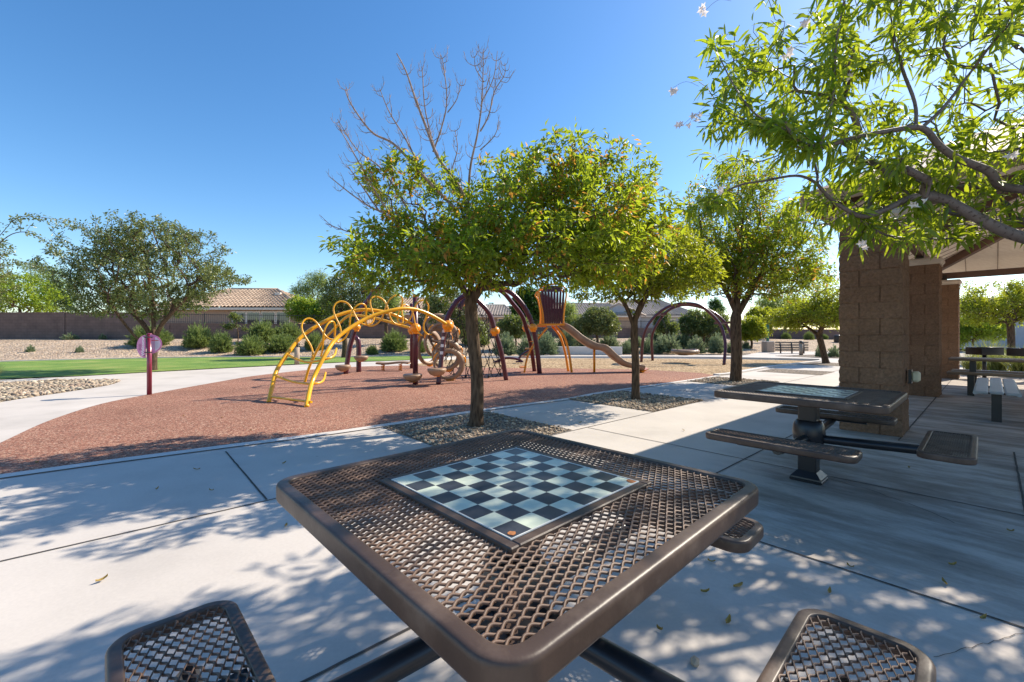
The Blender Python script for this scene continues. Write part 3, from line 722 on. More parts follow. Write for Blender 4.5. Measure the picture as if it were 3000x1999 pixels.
trunkw = [wbase, Vector((5.7, 3.33, .6)), Vector((5.5, 3.33, 1.1)), P(3480, 900, 2.75 * 1.22)]
wl2 = [[trunkw[-1], Vector((5.1, 3.38, 1.75)), P(3350, 640, 2.8 * 1.22)]]
ell_px = [(2290, 270, 3.7, 260, 190, .5), (2600, 130, 3.5, 320, 190, .8), (2850, 400, 3.6, 240, 190, .8), (2520, 420, 3.6, 280, 150, .6), (2180, 420, 3.85, 170, 110, .4), (2560, 560, 3.7, 300, 100, .5), (2080, 600, 3.7, 70, 55, .3), (2800, 640, 3.8, 280, 60, .5), (3080, 200, 3.5, 240, 260, .7), (2560, 690, 3.6, 120, 45, .3), (2200, 120, 3.8, 140, 110, .4), (2400, 620, 3.6, 120, 60, .3)]
ells = []
for x, y, d, rx, ry, rd in ell_px:
    c = P(x, y, d); ells.append((c.x, c.y, c.z, rx / F * d, rd, ry / F * d))
ells += [(5.3, 3.7, 3.0, .9, .6, .5), (4.6, 3.0, 2.6, .6, .5, .4), (5.2, 3.0, 3.6, .9, .7, .5)]
ow, Pw, parw, cntw = tree('willow_tree', 'big pale-flowered desert willow whose spotted grey limbs and long leaves reach in from the right', wbase,
    trunkw, ells, 77, 690, M['leaf_willow'], M['bark_willow'], L=.135, W=.024, per=4, maxc=4, r_base=.075, gap=.34, droop=.6, curved=True,
    r_tip=.003, spread=.05, step=.1, limb_r=[.045, .042, .038, .014, .028, .014, .012, .018, .010, .010, .016, .006, .014], limbs=wl2 + wl, hollow=0, jit=.012, fs=2.0)
fb = MB(); fr = random.Random(9)
flowers = [(2067, 30, 2.4), (1972, 257, 2.5), (2038, 338, 2.5), (1998, 370, 2.4), (2360, 60, 2.4), (2725, 60, 2.5), (2315, 150, 2.4), (2533, 712, 2.6), (2686, 590, 2.6), (2946, 455, 2.3), (2480, 215, 2.6), (2110, 555, 2.6)]
for fx, fy, fd in flowers:
    fd *= 1.3; c = P(fx, fy, fd); a0 = P(fx + 75, fy - 10 + fr.uniform(-40, 10), fd)
    fb.tube(catmull([a0, (a0 + c) / 2 + Vector((0, 0, .04)), c], 5), .0012, 4, mi=1, cap=False)
    for j in range(3):
        q = c + Vector((fr.uniform(-.02, .02), fr.uniform(-.02, .02), fr.uniform(-.022, .01))); dv = Vector((fr.uniform(-1, 1), fr.uniform(-1, .2), fr.uniform(-1.2, .1))).normalized()
        u = dv.orthogonal().normalized(); w = dv.cross(u); rs = [(0, .003), (.012, .007), (.022, .011), (.03, .024)]
        vs = []; 
        for (h_, r_) in rs:
            for k_ in range(10):
                rr_ = r_ * (1 + (.35 * math.cos(k_ * math.pi) if h_ > .028 else 0)); a = k_ * .628
                vs.append(q + dv * h_ + (u * math.cos(a) + w * math.sin(a)) * rr_)
        fb.add(vs, [(i * 10 + k_, i * 10 + (k_ + 1) % 10, i * 10 + 10 + (k_ + 1) % 10, i * 10 + 10 + k_) for i in range(3) for k_ in range(10)], 0, True)
fb.build('blossoms', [M['petal'], M['bark_willow']], ow)

# --- background trees
def bgtree(name, label, px, pybase, d, ells_px, seed, n, lm, L, W, bark='bark', per=6, rb=.12, gap=.24, trunk_px=None, rd=None, base_z=None, **kw):
    x = (px - CX) / F * d; z = HT(x, d) - .03 if base_z is None else base_z; base = Vector((x, d, z))
    el = []
    for (ex, ey, rx, ry) in ells_px:
        c = P(ex, ey, d); rxm = rx / F * d; el.append((c.x, c.y, c.z, rxm, rxm * .85 if rd is None else rd, ry / F * d))
    lowest = min(e[2] - e[5] for e in el); topz = max(lowest + .1, z + .35)
    tk = [base, base + Vector((.04, 0, (topz - z) * .5)), Vector((x, d, topz))]
    return tree(name, label, base, tk, el, seed, n, M[lm], M[bark], L=L, W=W, per=per, r_base=rb, gap=gap, r_tip=.006, spread=L * 1.2, step=max(.2, d * .014), group=kw.pop('group', None), hollow=.3, **kw)
bgtree('oak_tree', 'broad multi-stemmed evergreen oak on the lawn behind the welcome sign', 446, 1086, 14.9,
    [(430, 790, 190, 110), (290, 800, 110, 95), (560, 800, 95, 75), (430, 690, 120, 60), (550, 710, 85, 45), (330, 710, 90, 50), (630, 805, 60, 22), (430, 875, 170, 50), (400, 900, 190, 35)], 101, 1450, 'leaf_oak', .09, .042, rb=.12, gap=.40, per=9, rd=1.9, fs=1.3,
    limbs=[[P(447, 1000, 14.9), P(420, 950, 14.9), P(340, 870, 14.9)], [P(447, 1010, 14.9), P(475, 950, 14.8), P(540, 880, 14.6)], [P(447, 990, 14.9), P(450, 900, 15.2), P(430, 780, 15)], [P(446, 1030, 14.9), P(400, 990, 14.6), P(350, 930, 14.2)]])
lt = Vector((-12.9, 9.4, 0))
tree('oak_tree', 'evergreen oak cut by the left edge with arching twigs against the sky', lt, [lt, lt + Vector((0, 0, .8)), lt + Vector((.1, 0, 1.5))],
    [(-13.2, 9.4, 2.6, 1.5, 1.4, 1.05), (-11.9, 9.4, 2.5, .7, .8, .8), (-12.4, 9.4, 3.3, 1.2, 1.0, .45), (-13, 9.4, 1.6, 1.6, .8, .4)], 102, 950, M['leaf_oak'], M['bark'], L=.07, W=.03, per=7, r_base=.13, gap=.28, r_tip=.0035, spread=.07, step=.16, fs=1.6,
    limbs=[[lt + Vector((0, 0, 1.5)), P(0, 690, 9.4), P(50, 640, 9.4), P(110, 636, 9.4), P(205, 650, 9.4)], [lt + Vector((0, 0, 1.5)), P(-20, 730, 9.4), P(60, 680, 9.4), P(130, 705, 9.4), P(175, 740, 9.4)], [lt + Vector((0, 0, 1.5)), P(0, 790, 9.4), P(60, 770, 9.4), P(130, 790, 9.4)]],
    extra=[P(205, 650, 9.4), P(120, 640, 9.3), P(170, 690, 9.4), P(90, 660, 9.5), P(150, 720, 9.4), P(175, 742, 9.4), P(60, 650, 9.3), P(130, 770, 9.4), P(30, 640, 9.4)])
bgtree('citrus_tree', 'bright yellow-green tree behind the left end of the block wall', 60, 0, 36, [(50, 860, 110, 60), (140, 890, 60, 30), (-30, 870, 70, 60)], 103, 380, 'leaf_bright', .22, .12, per=8, gap=.1, group='trees behind the block wall')
bgtree('palo_verde', 'feathery pale green tree rising behind the left block wall', 150, 0, 40, [(150, 830, 55, 60), (110, 800, 40, 40), (170, 870, 50, 50)], 104, 320, 'leaf_feather', .2, .05, per=8, gap=.2, group='trees behind the block wall')
bgtree('citrus_tree', 'bright green tree between the tiled house and the mesquite', 900, 0, 34, [(880, 905, 45, 38), (930, 920, 45, 35), (960, 900, 30, 30)], 105, 360, 'leaf_bright', .2, .1, per=8, gap=.12, group='trees behind the block wall')
bgtree('palo_verde', 'wispy palo verde tree standing above the bright green one', 905, 0, 37, [(915, 850, 45, 50), (880, 860, 30, 30), (940, 820, 25, 30)], 106, 260, 'leaf_feather', .22, .04, per=8, gap=.25, group='trees behind the block wall')
bgtree('mesquite_tree', 'dark leaning mesquite tree behind the purple arch foot', 1008, 1050, 23, [(1030, 850, 70, 65), (980, 870, 45, 60), (1075, 880, 50, 55), (1010, 930, 60, 40)], 107, 560, 'leaf_oak', .12, .06, per=8, rb=.13, gap=.22)
bgtree('palo_verde', 'feathery palo verde just right of the mesquite', 1130, 0, 30, [(1130, 870, 45, 50), (1150, 900, 35, 40)], 108, 260, 'leaf_feather', .18, .05, per=8, gap=.2, group='trees behind the block wall')
bgtree('oak_tree', 'evergreen oak behind the rope net', 1310, 0, 27, [(1300, 900, 60, 55), (1350, 920, 45, 45), (1270, 910, 35, 40), (1330, 870, 30, 30), (1380, 960, 50, 40)], 109, 560, 'leaf_oak', .13, .07, per=8, rb=.12, gap=.2)
bgtree('ficus_tree', 'dense dark green ficus tree between the purple arch and the slide tower', 1548, 0, 46, [(1545, 890, 38, 52), (1570, 900, 30, 45), (1525, 915, 25, 35)], 110, 520, 'leaf_dark', .28, .16, per=12, gap=.0, group='trees behind the block wall')
bgtree('olive_tree', 'orange-tinged bushy tree left of the slide ladder', 1510, 0, 29, [(1510, 955, 40, 35), (1480, 965, 30, 25)], 111, 260, 'leaf_olive', .14, .07, per=8, rb=.06, gap=.15)
bgtree('oak_tree', 'round evergreen oak behind the middle of the slide', 1749, 1002, 29.5, [(1750, 940, 58, 42), (1715, 950, 40, 35), (1785, 950, 35, 32), (1745, 910, 30, 22)], 112, 560, 'leaf_oak', .13, .07, per=9, rb=.09, gap=.12)
bgtree('palo_verde', 'pale feathery tree directly behind the slide top', 1665, 0, 38, [(1665, 925, 25, 45), (1680, 950, 30, 25)], 113, 220, 'leaf_feather', .22, .05, per=8, gap=.2, group='trees behind the block wall')
bgtree('olive_tree', 'olive tree growing left of the basket swing ropes', 1945, 0, 30, [(1940, 945, 26, 32), (1965, 960, 20, 25)], 114, 260, 'leaf_olive', .14, .07, per=8, rb=.07, gap=.12)
bgtree('olive_tree', 'wide olive tree behind the right leg of the swing arch', 2060, 0, 32, [(2040, 940, 45, 32), (2090, 945, 45, 35), (2010, 950, 25, 25), (2070, 965, 60, 22)], 115, 560, 'leaf_olive', .15, .08, per=9, rb=.1, gap=.1)
bgtree('pine_tree', 'thin blue-green conifer top above the olive', 2090, 0, 44, [(2093, 890, 18, 14), (2100, 910, 26, 12)], 116, 160, 'leaf_dark', .2, .06, per=8, gap=.2, group='trees behind the block wall')
bgtree('ash_tree', 'small round ash tree just right of the third ash trunk', 2201, 1016, 33, [(2203, 960, 34, 34), (2190, 975, 25, 22), (2222, 975, 22, 22)], 117, 420, 'leaf_ash_orange', .15, .07, per=9, rb=.08, gap=.1)
bgtree('ash_tree', 'yellowish ash with dark curved trunk behind the small round one', 2219, 1000, 42, [(2225, 925, 36, 28), (2250, 940, 30, 25), (2240, 960, 24, 22)], 118, 360, 'leaf_ash_orange', .2, .09, per=9, rb=.11, gap=.12)
bgtree('palo_verde', 'light green feathery tree spreading above the far bench', 2300, 0, 50, [(2290, 900, 60, 35), (2350, 910, 60, 35), (2250, 890, 40, 25), (2420, 920, 60, 35)], 119, 620, 'leaf_feather', .3, .07, per=8, gap=.15, rb=.15)
bgtree('acacia_tree', 'large yellow-green tree seen under the pavilion roof', 2960, 0, 18.5, [(2930, 890, 100, 60), (3030, 880, 100, 70), (2860, 910, 60, 45), (2960, 850, 80, 30), (2840, 850, 30, 25)], 120, 720, 'leaf_ash_orange', .12, .045, per=7, rb=.12, gap=.26, base_z=0)
bgtree('palo_verde', 'bright yellow bush behind the lit pillar', 2850, 0, 22, [(2850, 960, 55, 38), (2815, 975, 28, 45), (2910, 965, 40, 30)], 121, 420, 'leaf_bright', .14, .05, per=8, gap=.15, rb=.05, base_z=0)

# ------------------------------------------------------------------ shrubs
def shrub_proto(seed, n, h, r, bl, bw, per, spread=.9):
    rng = np.random.default_rng(seed)
    az = rng.uniform(0, 2 * np.pi, n); el = np.arccos(rng.uniform(0.05, 1.0, n)) * spread
    d = np.stack([np.sin(el) * np.cos(az), np.sin(el) * np.sin(az), np.cos(el)], 1)
    Ls = h * rng.uniform(.65, 1.05, n) * (.72 + .28 * np.cos(el))
    t = rng.uniform(.25, 1.0, (n, per)) ** .75
    base = (d[:, None, :] * (Ls[:, None] * t)[:, :, None]) * np.array([r / h, r / h, 1]) + rng.normal(0, .012, (n, per, 3)) 
    base[:, :, 2] += -.12 * h * (t ** 2) * np.sin(el)[:, None]
    base = base.reshape(-1, 3); base[:, 2] = np.abs(base[:, 2])
    dd = np.repeat(d, per, 0) + rng.normal(0, .45, (n * per, 3)) + np.array([0, 0, .3])
    return base, dd, rng
def shrub_mesh(name, seed, n, h, r, bl, bw, per, mat, droop=-.2):
    base, dd, rng = shrub_proto(seed, n, h, r, bl, bw, per)
    o = leaves(name, rng, base, dd, bl, bw, mat, None, False, droop)
    me = o.data; COL.objects.unlink(o); bpy.data.objects.remove(o); return me
ros = [shrub_mesh('shrub', 200 + i, 420, 1.0, .95, .13, .020, 30, M['rosemary']) for i in range(3)]
sag = [shrub_mesh('shrub', 210 + i, 340, 1.0, .9, .09, .034, 32, M['sage']) for i in range(3)]
sml = shrub_mesh('shrub', 220, 120, 1.0, .9, .16, .055, 20, M['sage'])
def shrub(me, px, pyb, w, h, d, label, cat='shrub', group=None, k=0, name='shrub'):
    x = (px - CX) / F * d; z = CAMH - (pyb - HZ) / F * d
    zz = max(HT(x, d) - .06, 0); o = link(name, me); o.location = (x, d, zz)
    o.scale = (w / F * d / 2 * 1.3, w / F * d / 2 * 1.2, (h / F * d) * (1.06 + .16 * math.sin(px * 1.7))); o.rotation_euler = (0, 0, k * 1.7)
    return tag(o, label, cat, group)
def dat(px, pyb):
    # depth at which the berm shows at that image height
    best, bd = 9e9, 20
    for i in range(220):
        d = 16 + i * .12; x = (px - CX) / F * d; y = HZ + (CAMH - max(HT(x, d), 0)) / d * F
        if abs(y - pyb) < best: best, bd = abs(y - pyb), d
    return bd
rl = [(440, 1012, 115, 62, 'round green shrub at the left behind the oak trunk'), (582, 1017, 92, 68, 'tall spiky green shrub, first right of the oak'), (647, 1030, 68, 60, 'low spiky shrub in front of the low wall, second right of the oak'),
      (735, 1038, 96, 68, 'large dark spiky shrub below the house windows'), (827, 1029, 100, 62, 'bright-tipped spiky shrub left of the bollard'), (770, 1000, 92, 58, 'rear spiky shrub under the third house window'), (845, 995, 85, 60, 'rear spiky shrub right of the house windows'),
      (922, 1024, 62, 52, 'spiky shrub seen through the yellow climber rails'), (1155, 1027, 88, 62, 'dark spreading shrub behind the spring plank'), (1090, 1037, 40, 32, 'small yellow-green shrub behind the balance pod'), (1230, 1030, 60, 45, 'shrub behind the tall purple post'), (1395, 1010, 90, 60, 'grey shrub behind the rope net')]
for i, (x, yb, w, h, lb) in enumerate(rl): shrub(ros[i % 3], x, yb, w, h, dat(x, yb), lb, group='spiky green shrubs on the gravel slope', k=i)
sl_ = [(1480, 1042, 85, 62), (1545, 1044, 80, 60), (1605, 1040, 80, 55), (1660, 1022, 75, 50), (1590, 1012, 70, 35), (1720, 1026, 70, 42), (1785, 1024, 85, 48), (1840, 1036, 60, 45), (1862, 1014, 70, 38), (1900, 1036, 60, 42), (1955, 1036, 95, 62), (2040, 1036, 68, 52), (2100, 1037, 62, 52), (2150, 1037, 55, 48), (2005, 1018, 90, 48), (2075, 1016, 80, 40), (1690, 1008, 80, 32), (1930, 1012, 80, 45), (2185, 1020, 30, 20)]
for i, (x, yb, w, h) in enumerate(sl_):
    shrub(sag[i % 3], x, yb, w, h, dat(x, yb), 'grey-green sage shrub in the row behind the play area, number %s from the left' % ['one', 'two', 'three', 'four', 'five', 'six', 'seven', 'eight', 'nine', 'ten', 'eleven', 'twelve', 'thirteen', 'fourteen', 'fifteen', 'sixteen', 'seventeen', 'eighteen', 'nineteen'][i], group='sage shrubs behind the play area', k=i)
for i, (x, yb, w, h, lb) in enumerate([(207, 994, 48, 20, 'pale silvery shrub at the foot of the block wall'), (301, 993, 24, 16, 'small pale round shrub at the foot of the block wall'), (89, 1030, 26, 20, 'small green tuft on the gravel slope at far left'), (233, 1030, 24, 18, 'small green tuft on the gravel slope left of the sign'),
        (2400, 1047, 26, 30, 'olive grass tuft left of the leaning ash trunk'), (2443, 1047, 40, 34, 'silvery shrub beside the block pillar')]):
    shrub(sml, x, yb, w, h, dat(x, yb) if yb < 1040 else 1575 / (yb - HZ), lb, 'shrub', k=i)
for i, (x, yb, w, h, d) in enumerate([(2303, 990, 28, 20, 46), (2325, 989, 24, 18, 48), (2370, 992, 30, 22, 44), (2415, 996, 22, 16, 46), (2452, 990, 26, 16, 50)]):
    shrub(ros[i % 3], x, yb, w, h, d, 'far dark round shrub on the slope behind the bench, number %s from the left' % ['one', 'two', 'three', 'four', 'five'][i], group='far round shrubs', k=i)
def grass_clump(px, py, d, h, n, label, seed, spread=1.0, mat='blade'):
    rng = np.random.default_rng(seed); x = (px - CX) / F * d; o = thing('grass_clump', label, 'ornamental grass', (x, d, 0))
    az = rng.uniform(0, 6.283, n); lean = rng.uniform(.1, .9, n) * spread; L = h * rng.uniform(.7, 1.15, n)
    b0 = np.stack([rng.normal(0, .08 * h, n), rng.normal(0, .08 * h, n), np.zeros(n)], 1) + np.array([x, d, 0]); dh = np.stack([np.cos(az), np.sin(az), np.zeros(n)], 1)
    sd_ = np.stack([-np.sin(az), np.cos(az), np.zeros(n)], 1); V = []
    for t in (0, .35, .7, 1.0):
        c = b0 + dh * (lean * L * t ** 1.6)[:, None] + np.array([0, 0, 1]) * (L * (t - .35 * lean * t * t))[:, None]; w = .006 * (1 - t * .9) * (d / 8 + .4)
        V += [c + sd_ * w, c - sd_ * w]
    V = np.stack(V, 1).reshape(-1, 3); of = np.arange(n)[:, None] * 8
    T = np.concatenate([of + np.array(f) for f in ([0, 1, 3], [0, 3, 2], [2, 3, 5], [2, 5, 4], [4, 5, 7], [4, 7, 6])], 1).reshape(-1, 3)
    tri_mesh('blades', V, T, M[mat], o)
for i, (x, d, h, lb) in enumerate([(2850, 13.2, .75, 'grass clump left of the park grill'), (2925, 13.6, .95, 'tall arching grass clump behind the park grill'), (2990, 12.6, .9, 'grass clump at the right edge behind the second grill'), (2900, 14.6, 1.1, 'pale grass clump behind the others'), (3060, 13.0, .9, 'grass clump beyond the right edge')]):
    grass_clump(x, 0, d, h, 420, lb, 300 + i)
grass_clump(-25, 0, 11.5, .5, 120, 'thin dry grass tuft at the left edge of the lawn', 320, 1.3)
# young tree with tied stem in front of the low wall
yx = dat(695, 1010) ; bgtree('sapling', 'small sapling with a straight orange stem in front of the house windows', 696, 1010, 27.5, [(690, 928, 17, 12), (672, 955, 22, 8), (720, 962, 8, 8)], 130, 60, 'leaf_olive', .11, .05, per=8, rb=.035, gap=0)

# ------------------------------------------------------------------ walls, houses
def wall(name, label, p0, p1, z0, z1, th, mat, cap=True, posts=(), parent=None):
    p0, p1 = Vector(p0), Vector(p1); d = p1 - p0; L_ = d.length; ang = math.atan2(d.y, d.x)
    o = thing(name, label, 'wall', (p0.x, p0.y, z0), ang)
    mb = MB(); mb.box((L_ / 2, 0, (z1 - z0) / 2), (L_, th, z1 - z0)); mb.build('block_panel', mat, o, False)
    if cap: mb = MB(); mb.box((L_ / 2, 0, z1 - z0 + .03), (L_, th + .04, .06)); mb.build('cap', mat, o, False)
    for s in posts:
        mb = MB(); mb.box((s, 0, (z1 - z0) / 2 + .03), (.42, th + .1, z1 - z0 + .1)); mb.build('pilaster', mat, o, False)
    return o, L_
wall('block_wall', 'tall brown block wall behind the gravel slope at left', (-42, 29.8), (-24.3, 30), .6, 2.72, .2, M['fence_wall'], posts=(3, 10.8))
wo, wL = wall('block_wall', 'low brown block wall with iron railing in front of the tiled house', (-24.3, 30), (-9, 34.2), .6, 1.98, .2, M['fence_wall'], posts=(.2,))
wo2, wL2 = wall('block_wall', 'low brown block wall running behind the sage shrubs', (-9, 34.2), (22, 42.5), .5, 1.78, .2, M['fence_wall'])
wall('block_wall', 'dark red-brown block wall far behind the park bench', (22, 46), (60, 50), .3, 1.75, .2, M['fence_wall'])
def railing(label, par_obj, L_, z, group=None):
    o = thing('railing', label, 'railing', (par_obj.location.x, par_obj.location.y, z), par_obj.rotation_euler.z)
    mb = MB(); mb.box((L_ / 2, 0, .08), (L_, .03, .035)); mb.box((L_ / 2, 0, .62), (L_, .03, .035)); mb.build('rail', M['blackmetal'], o, False)
    mb = MB(); n = int(L_ / .13)
    for i in range(n + 1): mb.box((i * L_ / n, 0, .35), (.016, .016, .66))
    bb = mb.build('pickets', M['blackmetal'], o, False)
    for s in range(0, int(L_ / 2.4) + 1):
        q = MB(); q.box((s * 2.4 + .065, 0, .36), (.05, .05, .72)); q.build('post', M['blackmetal'], o, False)
railing('black iron railing on the low wall below the house windows', wo, wL, 2.04)
railing('black iron railing on the wall behind the sage shrubs', wo2, wL2, 1.84)
def tiles(mb, p0, p1, p2, p3, tw=.34, th=.40, amp=.10):
    """p0-p1 eave, p3-p2 ridge"""
    p0, p1, p2, p3 = map(Vector, (p0, p1, p2, p3)); W_ = (p1 - p0).length; H_ = ((p3 + p2) / 2 - (p0 + p1) / 2).length
    nu = max(8, int(W_ / tw) * 6); rows = max(3, int(H_ / th)); nrm = (p1 - p0).cross(p3 - p0).normalized()
    if nrm.z < 0: nrm = -nrm
    vs = []; R_ = []
    for r_ in range(rows):
        for (v, hh) in ((r_ / rows, .05), ((r_ + 1) / rows, .0)): R_.append((v, hh))
    for v, hh in R_:
        a, b_ = p0.lerp(p3, v), p1.lerp(p2, v)
        wl_ = (b_ - a).length
        for i in range(nu + 1):
            u = i / nu; p = a.lerp(b_, u); off = (p - p0).dot((p1 - p0).normalized())
            vs.append(p + nrm * (hh + amp * abs(math.sin(math.pi * off / tw)) ** .7))
    n1 = nu + 1
    mb.add(vs, [(j * n1 + i, j * n1 + i + 1, (j + 1) * n1 + i + 1, (j + 1) * n1 + i) for j in range(len(R_) - 1) for i in range(nu)], 0, False)
def house(label, x, y, w, dp, z0, ze, zr, rz, wm, tm, wins=(), ridge=.35, tw=.33, win_h=1.0, win_z=1.2, over=.5):
    o = thing('house', label, 'house', (x, y, z0), rz)
    mb = MB(); mb.box((0, dp / 2, (ze - z0) / 2), (w, dp, ze - z0)); mb.build('wall', wm, o, False)
    E = ze - z0; Rz = zr - z0; a, b_ = -w / 2 - over, w / 2 + over; f, k_ = -over, dp + over; rd_ = (a + (b_ - a) * ridge * .5, b_ - (b_ - a) * ridge * .5)
    mb = MB(); r0, r1 = Vector((rd_[0], dp / 2, Rz)), Vector((rd_[1], dp / 2, Rz))
    tiles(mb, (a, f, E), (b_, f, E), r1, r0, tw); tiles(mb, (b_, k_, E), (a, k_, E), r0, r1, tw * 2)
    tiles(mb, (b_, f, E), (b_, k_, E), r1, r1, tw); tiles(mb, (a, k_, E), (a, f, E), r0, r0, tw)
    rf_ = mb.build('roof', tm, o, False)
    q = MB()
    for pa, pb in ((r0, r1), (Vector((a, f, E)), r0), (Vector((b_, f, E)), r1)): q.tube([pa + Vector((0, 0, .06)), pb + Vector((0, 0, .06))], .12, 6)
    q.build('ridge_tiles', tm, rf_, False)
    mb = MB(); mb.box((0, dp / 2, E - .1), (w + 2 * over - .04, dp + 2 * over - .04, .2)); mb.build('fascia', M['trim'], o, False)
    for (wx, ww) in wins:
        fr_ = MB(); fr_.box((wx, -.03, win_z + win_h / 2), (ww + .3, .08, win_h + .3)); fo = fr_.build('window', M['trim'], o, False)
        g_ = MB(); g_.box((wx, -.075, win_z + win_h / 2), (ww, .03, win_h)); g_.build('pane', M['glass'], fo, False)
    return o
h1 = house('tan stucco house with brown barrel-tile roof and four windows, left of the yellow climber', -25, 38, 12, 8, .8, 3.6, 5.6, R(2), M['stucco'], M['tile'], [], ridge=.66)
for i, wx in enumerate((.9, 2.14, 3.44, 4.7)):
    fr_ = MB(); fr_.box((wx, -.03, 1.75), (1.24, .1, 1.5)); fo = fr_.build('window', M['trim'], h1, False)
    g_ = MB(); g_.box((wx, -.09, 1.75), (1.02, .03, 1.24)); g_.build('pane', M['glass'], fo, False)
v_ = MB(); v_.box((3.0, 2.6, 4.25), (.5, .45, .3)); v_.build('roof_vent', M['trim'], h1, False)
h1b = house('low tiled wing at the right end of the tan house', -17.2, 41, 4.5, 8, .8, 3.5, 4.6, R(2), M['stucco'], M['tile'], [], ridge=.3)
house('brown roofed house seen behind the yellow climber loops', -11.5, 48, 12, 9, .9, 3.6, 5.6, R(-4), M['stucco'], M['tile'], [(-3, 1.2), (1, 1.2)], ridge=.4)
house('tan house with a tiled roof behind the rope net', -3.6, 52, 7, 8, .9, 3.5, 5.0, R(-3), M['stucco2'], M['tile2'], [(2.5, 1.0)], ridge=.4)
house('beige house behind the dark ficus', 1.0, 58, 9, 9, .9, 3.6, 5.2, R(0), M['stucco2'], M['tile2'], [(-3.4, 1.2)], ridge=.35)
house('wide beige house behind the slide', 9.0, 54, 13, 9, .9, 3.6, 5.4, R(3), M['stucco2'], M['tile2'], [(3, 1.3)], ridge=.4)
gx = house('grey gabled house behind the second ash trunk', 17.5, 56, 13, 9, .9, 3.7, 6.0, R(3), M['stucco3'], M['tile2'], [(-4, 1.8), (3, 1.4)], ridge=.5)
g_ = MB(); g_.prism([(-7.2, -1.1, 2.8), (-.8, -1.1, 2.8), (-4.0, -1.1, 4.15)], (0, 2.2, 0)); g_.box((-4, -.3, 1.4), (6, 1.0, 2.8)); g_.build('gable', M['stucco3'], gx, False)
g_ = MB(); g_.tube([(-7.5, -1.2, 2.72), (-4, -1.2, 4.3), (-.5, -1.2, 2.72)], .13, 4, mi=0); g_.build('verge', M['tile2'], gx, False)
house('pale house far right behind the grills', 34, 30, 9, 8, .2, 2.6, 3.9, R(-40), M['stucco3'], M['tile2'], [(-2, 1.4)], ridge=.4)
lp = thing('street_lamp', 'far street lamp above the roofs right of the nearest trunk', 'lamp', P(1444, 950, 60).xy.to_3d())
lx = lp.location.x
k = MB(); k.tube([(lx, 60, 0), (lx, 60, 5.6)], .07, 8); k.build('pole', M['darkbrown'], lp)
k = MB(); k.box((lx - .25, 60, 5.6), (.7, .3, .12)); k.build('lamp_head', M['darkbrown'], lp)

# ------------------------------------------------------------------ pavilion
pav = thing('pavilion', 'open pavilion with hip roof, cream ceiling and brown steel beams on block pillars', 'pavilion', AB(12.5, 2, 0))
def pillar_mesh(w, H_):
    mb = MB(); course = .207
    n = int(round(H_ / course)); rows = []
    for c in range(n):
        for f in (0.0, .03, .07, .2, .35, .5, .65, .8, .93, .97): rows.append((c * course + f * course, c, f))
    us = sorted([i / 22 for i in range(22)] + [x for q in (.335, .665) for x in (q - .016, q - .007, q + .007, q + .016)])
    per = [(s, u) for s in range(4) for u in us]
    vs = []
    for (z, c, f) in rows:
        for (s, u) in per:
            x, y = {0: (-w / 2 + u * w, -w / 2), 1: (w / 2, -w / 2 + u * w), 2: (w / 2 - u * w, w / 2), 3: (-w / 2, w / 2 - u * w)}[s]
            nx, ny = {0: (0, -1), 1: (1, 0), 2: (0, 1), 3: (-1, 0)}[s]
            if u < .01: px_, py_ = {0: (-1, 0), 1: (0, -1), 2: (1, 0), 3: (0, 1)}[s]; nx += px_; ny += py_
            jt = (.665 if (c + s) % 2 else .335)
            inset = .006 if (f < .02 or f > .95) else 0
            if abs(u - jt) < .01: inset = .012
            blk = (0 if u < jt else 1) + c * 2 + s * 31
            q = Vector((x * 14 + s * 3 + blk * 1.7, y * 14, z * 14)); dsp = mnoise.noise(q) * .010 + mnoise.noise(q * 2.7) * .006 + mnoise.noise(Vector((blk * 3.3, 1, 2))) * .006 - inset
            vs.append((x + nx * dsp, y + ny * dsp, z))
    m_ = len(per)
    mb.add(vs, [(j * m_ + i, j * m_ + (i + 1) % m_, (j + 1) * m_ + (i + 1) % m_, (j + 1) * m_ + i) for j in range(len(rows) - 1) for i in range(m_)], 0, False)
    return mb
pc = [(7.31, -1.03, 'nearest rough brown block pillar, beside the far chess table', .62, 13), (12.32, -1.0, 'second block pillar with pale cap, behind the nearest one', .62, 13), (17.6, -.92, 'far sunlit orange block pillar at the end of the row', .62, 13),
      (7.31, 4.9, 'block pillar of the far row nearest the camera', .62, 13), (12.32, 4.9, 'middle block pillar of the far row', .62, 13), (17.6, 4.9, 'last block pillar of the far row', .62, 13)]
for a_, b_, lb, w, n in pc:
    c = AB(a_, b_, 0); mb = pillar_mesh(w, n * .207)
    o = link('pillar', bpy.data.meshes.new('tmp'), None); bpy.data.objects.remove(o)
    e = mb.build('pillar', M['block'], pav, False)
    e.location = c - Vector(pav.location); e.rotation_euler = (0, 0, TH); e['label'] = lb
    q = MB(); q.box((0, 0, n * .207 + .05), (w + .1, w + .1, .1), bev=.03); q.box((0, 0, n * .207 - .01), (w + .04, w + .04, .05)); q.build('pillar_cap', M['cap'], e, False)
EA0, EA1, EB0, EB1, EZ = 6.85, 18.7, -1.72, 5.75, 3.02
hw = (EB1 - EB0) / 2; rise = hw * math.tan(R(26)); RB = (EB0 + EB1) / 2
def hipfaces(dz, mi=0):
    A_, B_, C_, D_ = AB(EA0, EB0, EZ + dz), AB(EA1, EB0, EZ + dz), AB(EA1, EB1, EZ + dz), AB(EA0, EB1, EZ + dz)
    r0, r1 = AB(EA0 + hw, RB, EZ + rise + dz), AB(EA1 - hw, RB, EZ + rise + dz)
    return [[A_, B_, r1, r0], [B_, C_, r1], [C_, D_, r0, r1], [D_, A_, r0]]
k = MB()
for f in hipfaces(0): k.poly(f)
k.build('ceiling', M['ceiling'], pav)
k = MB()
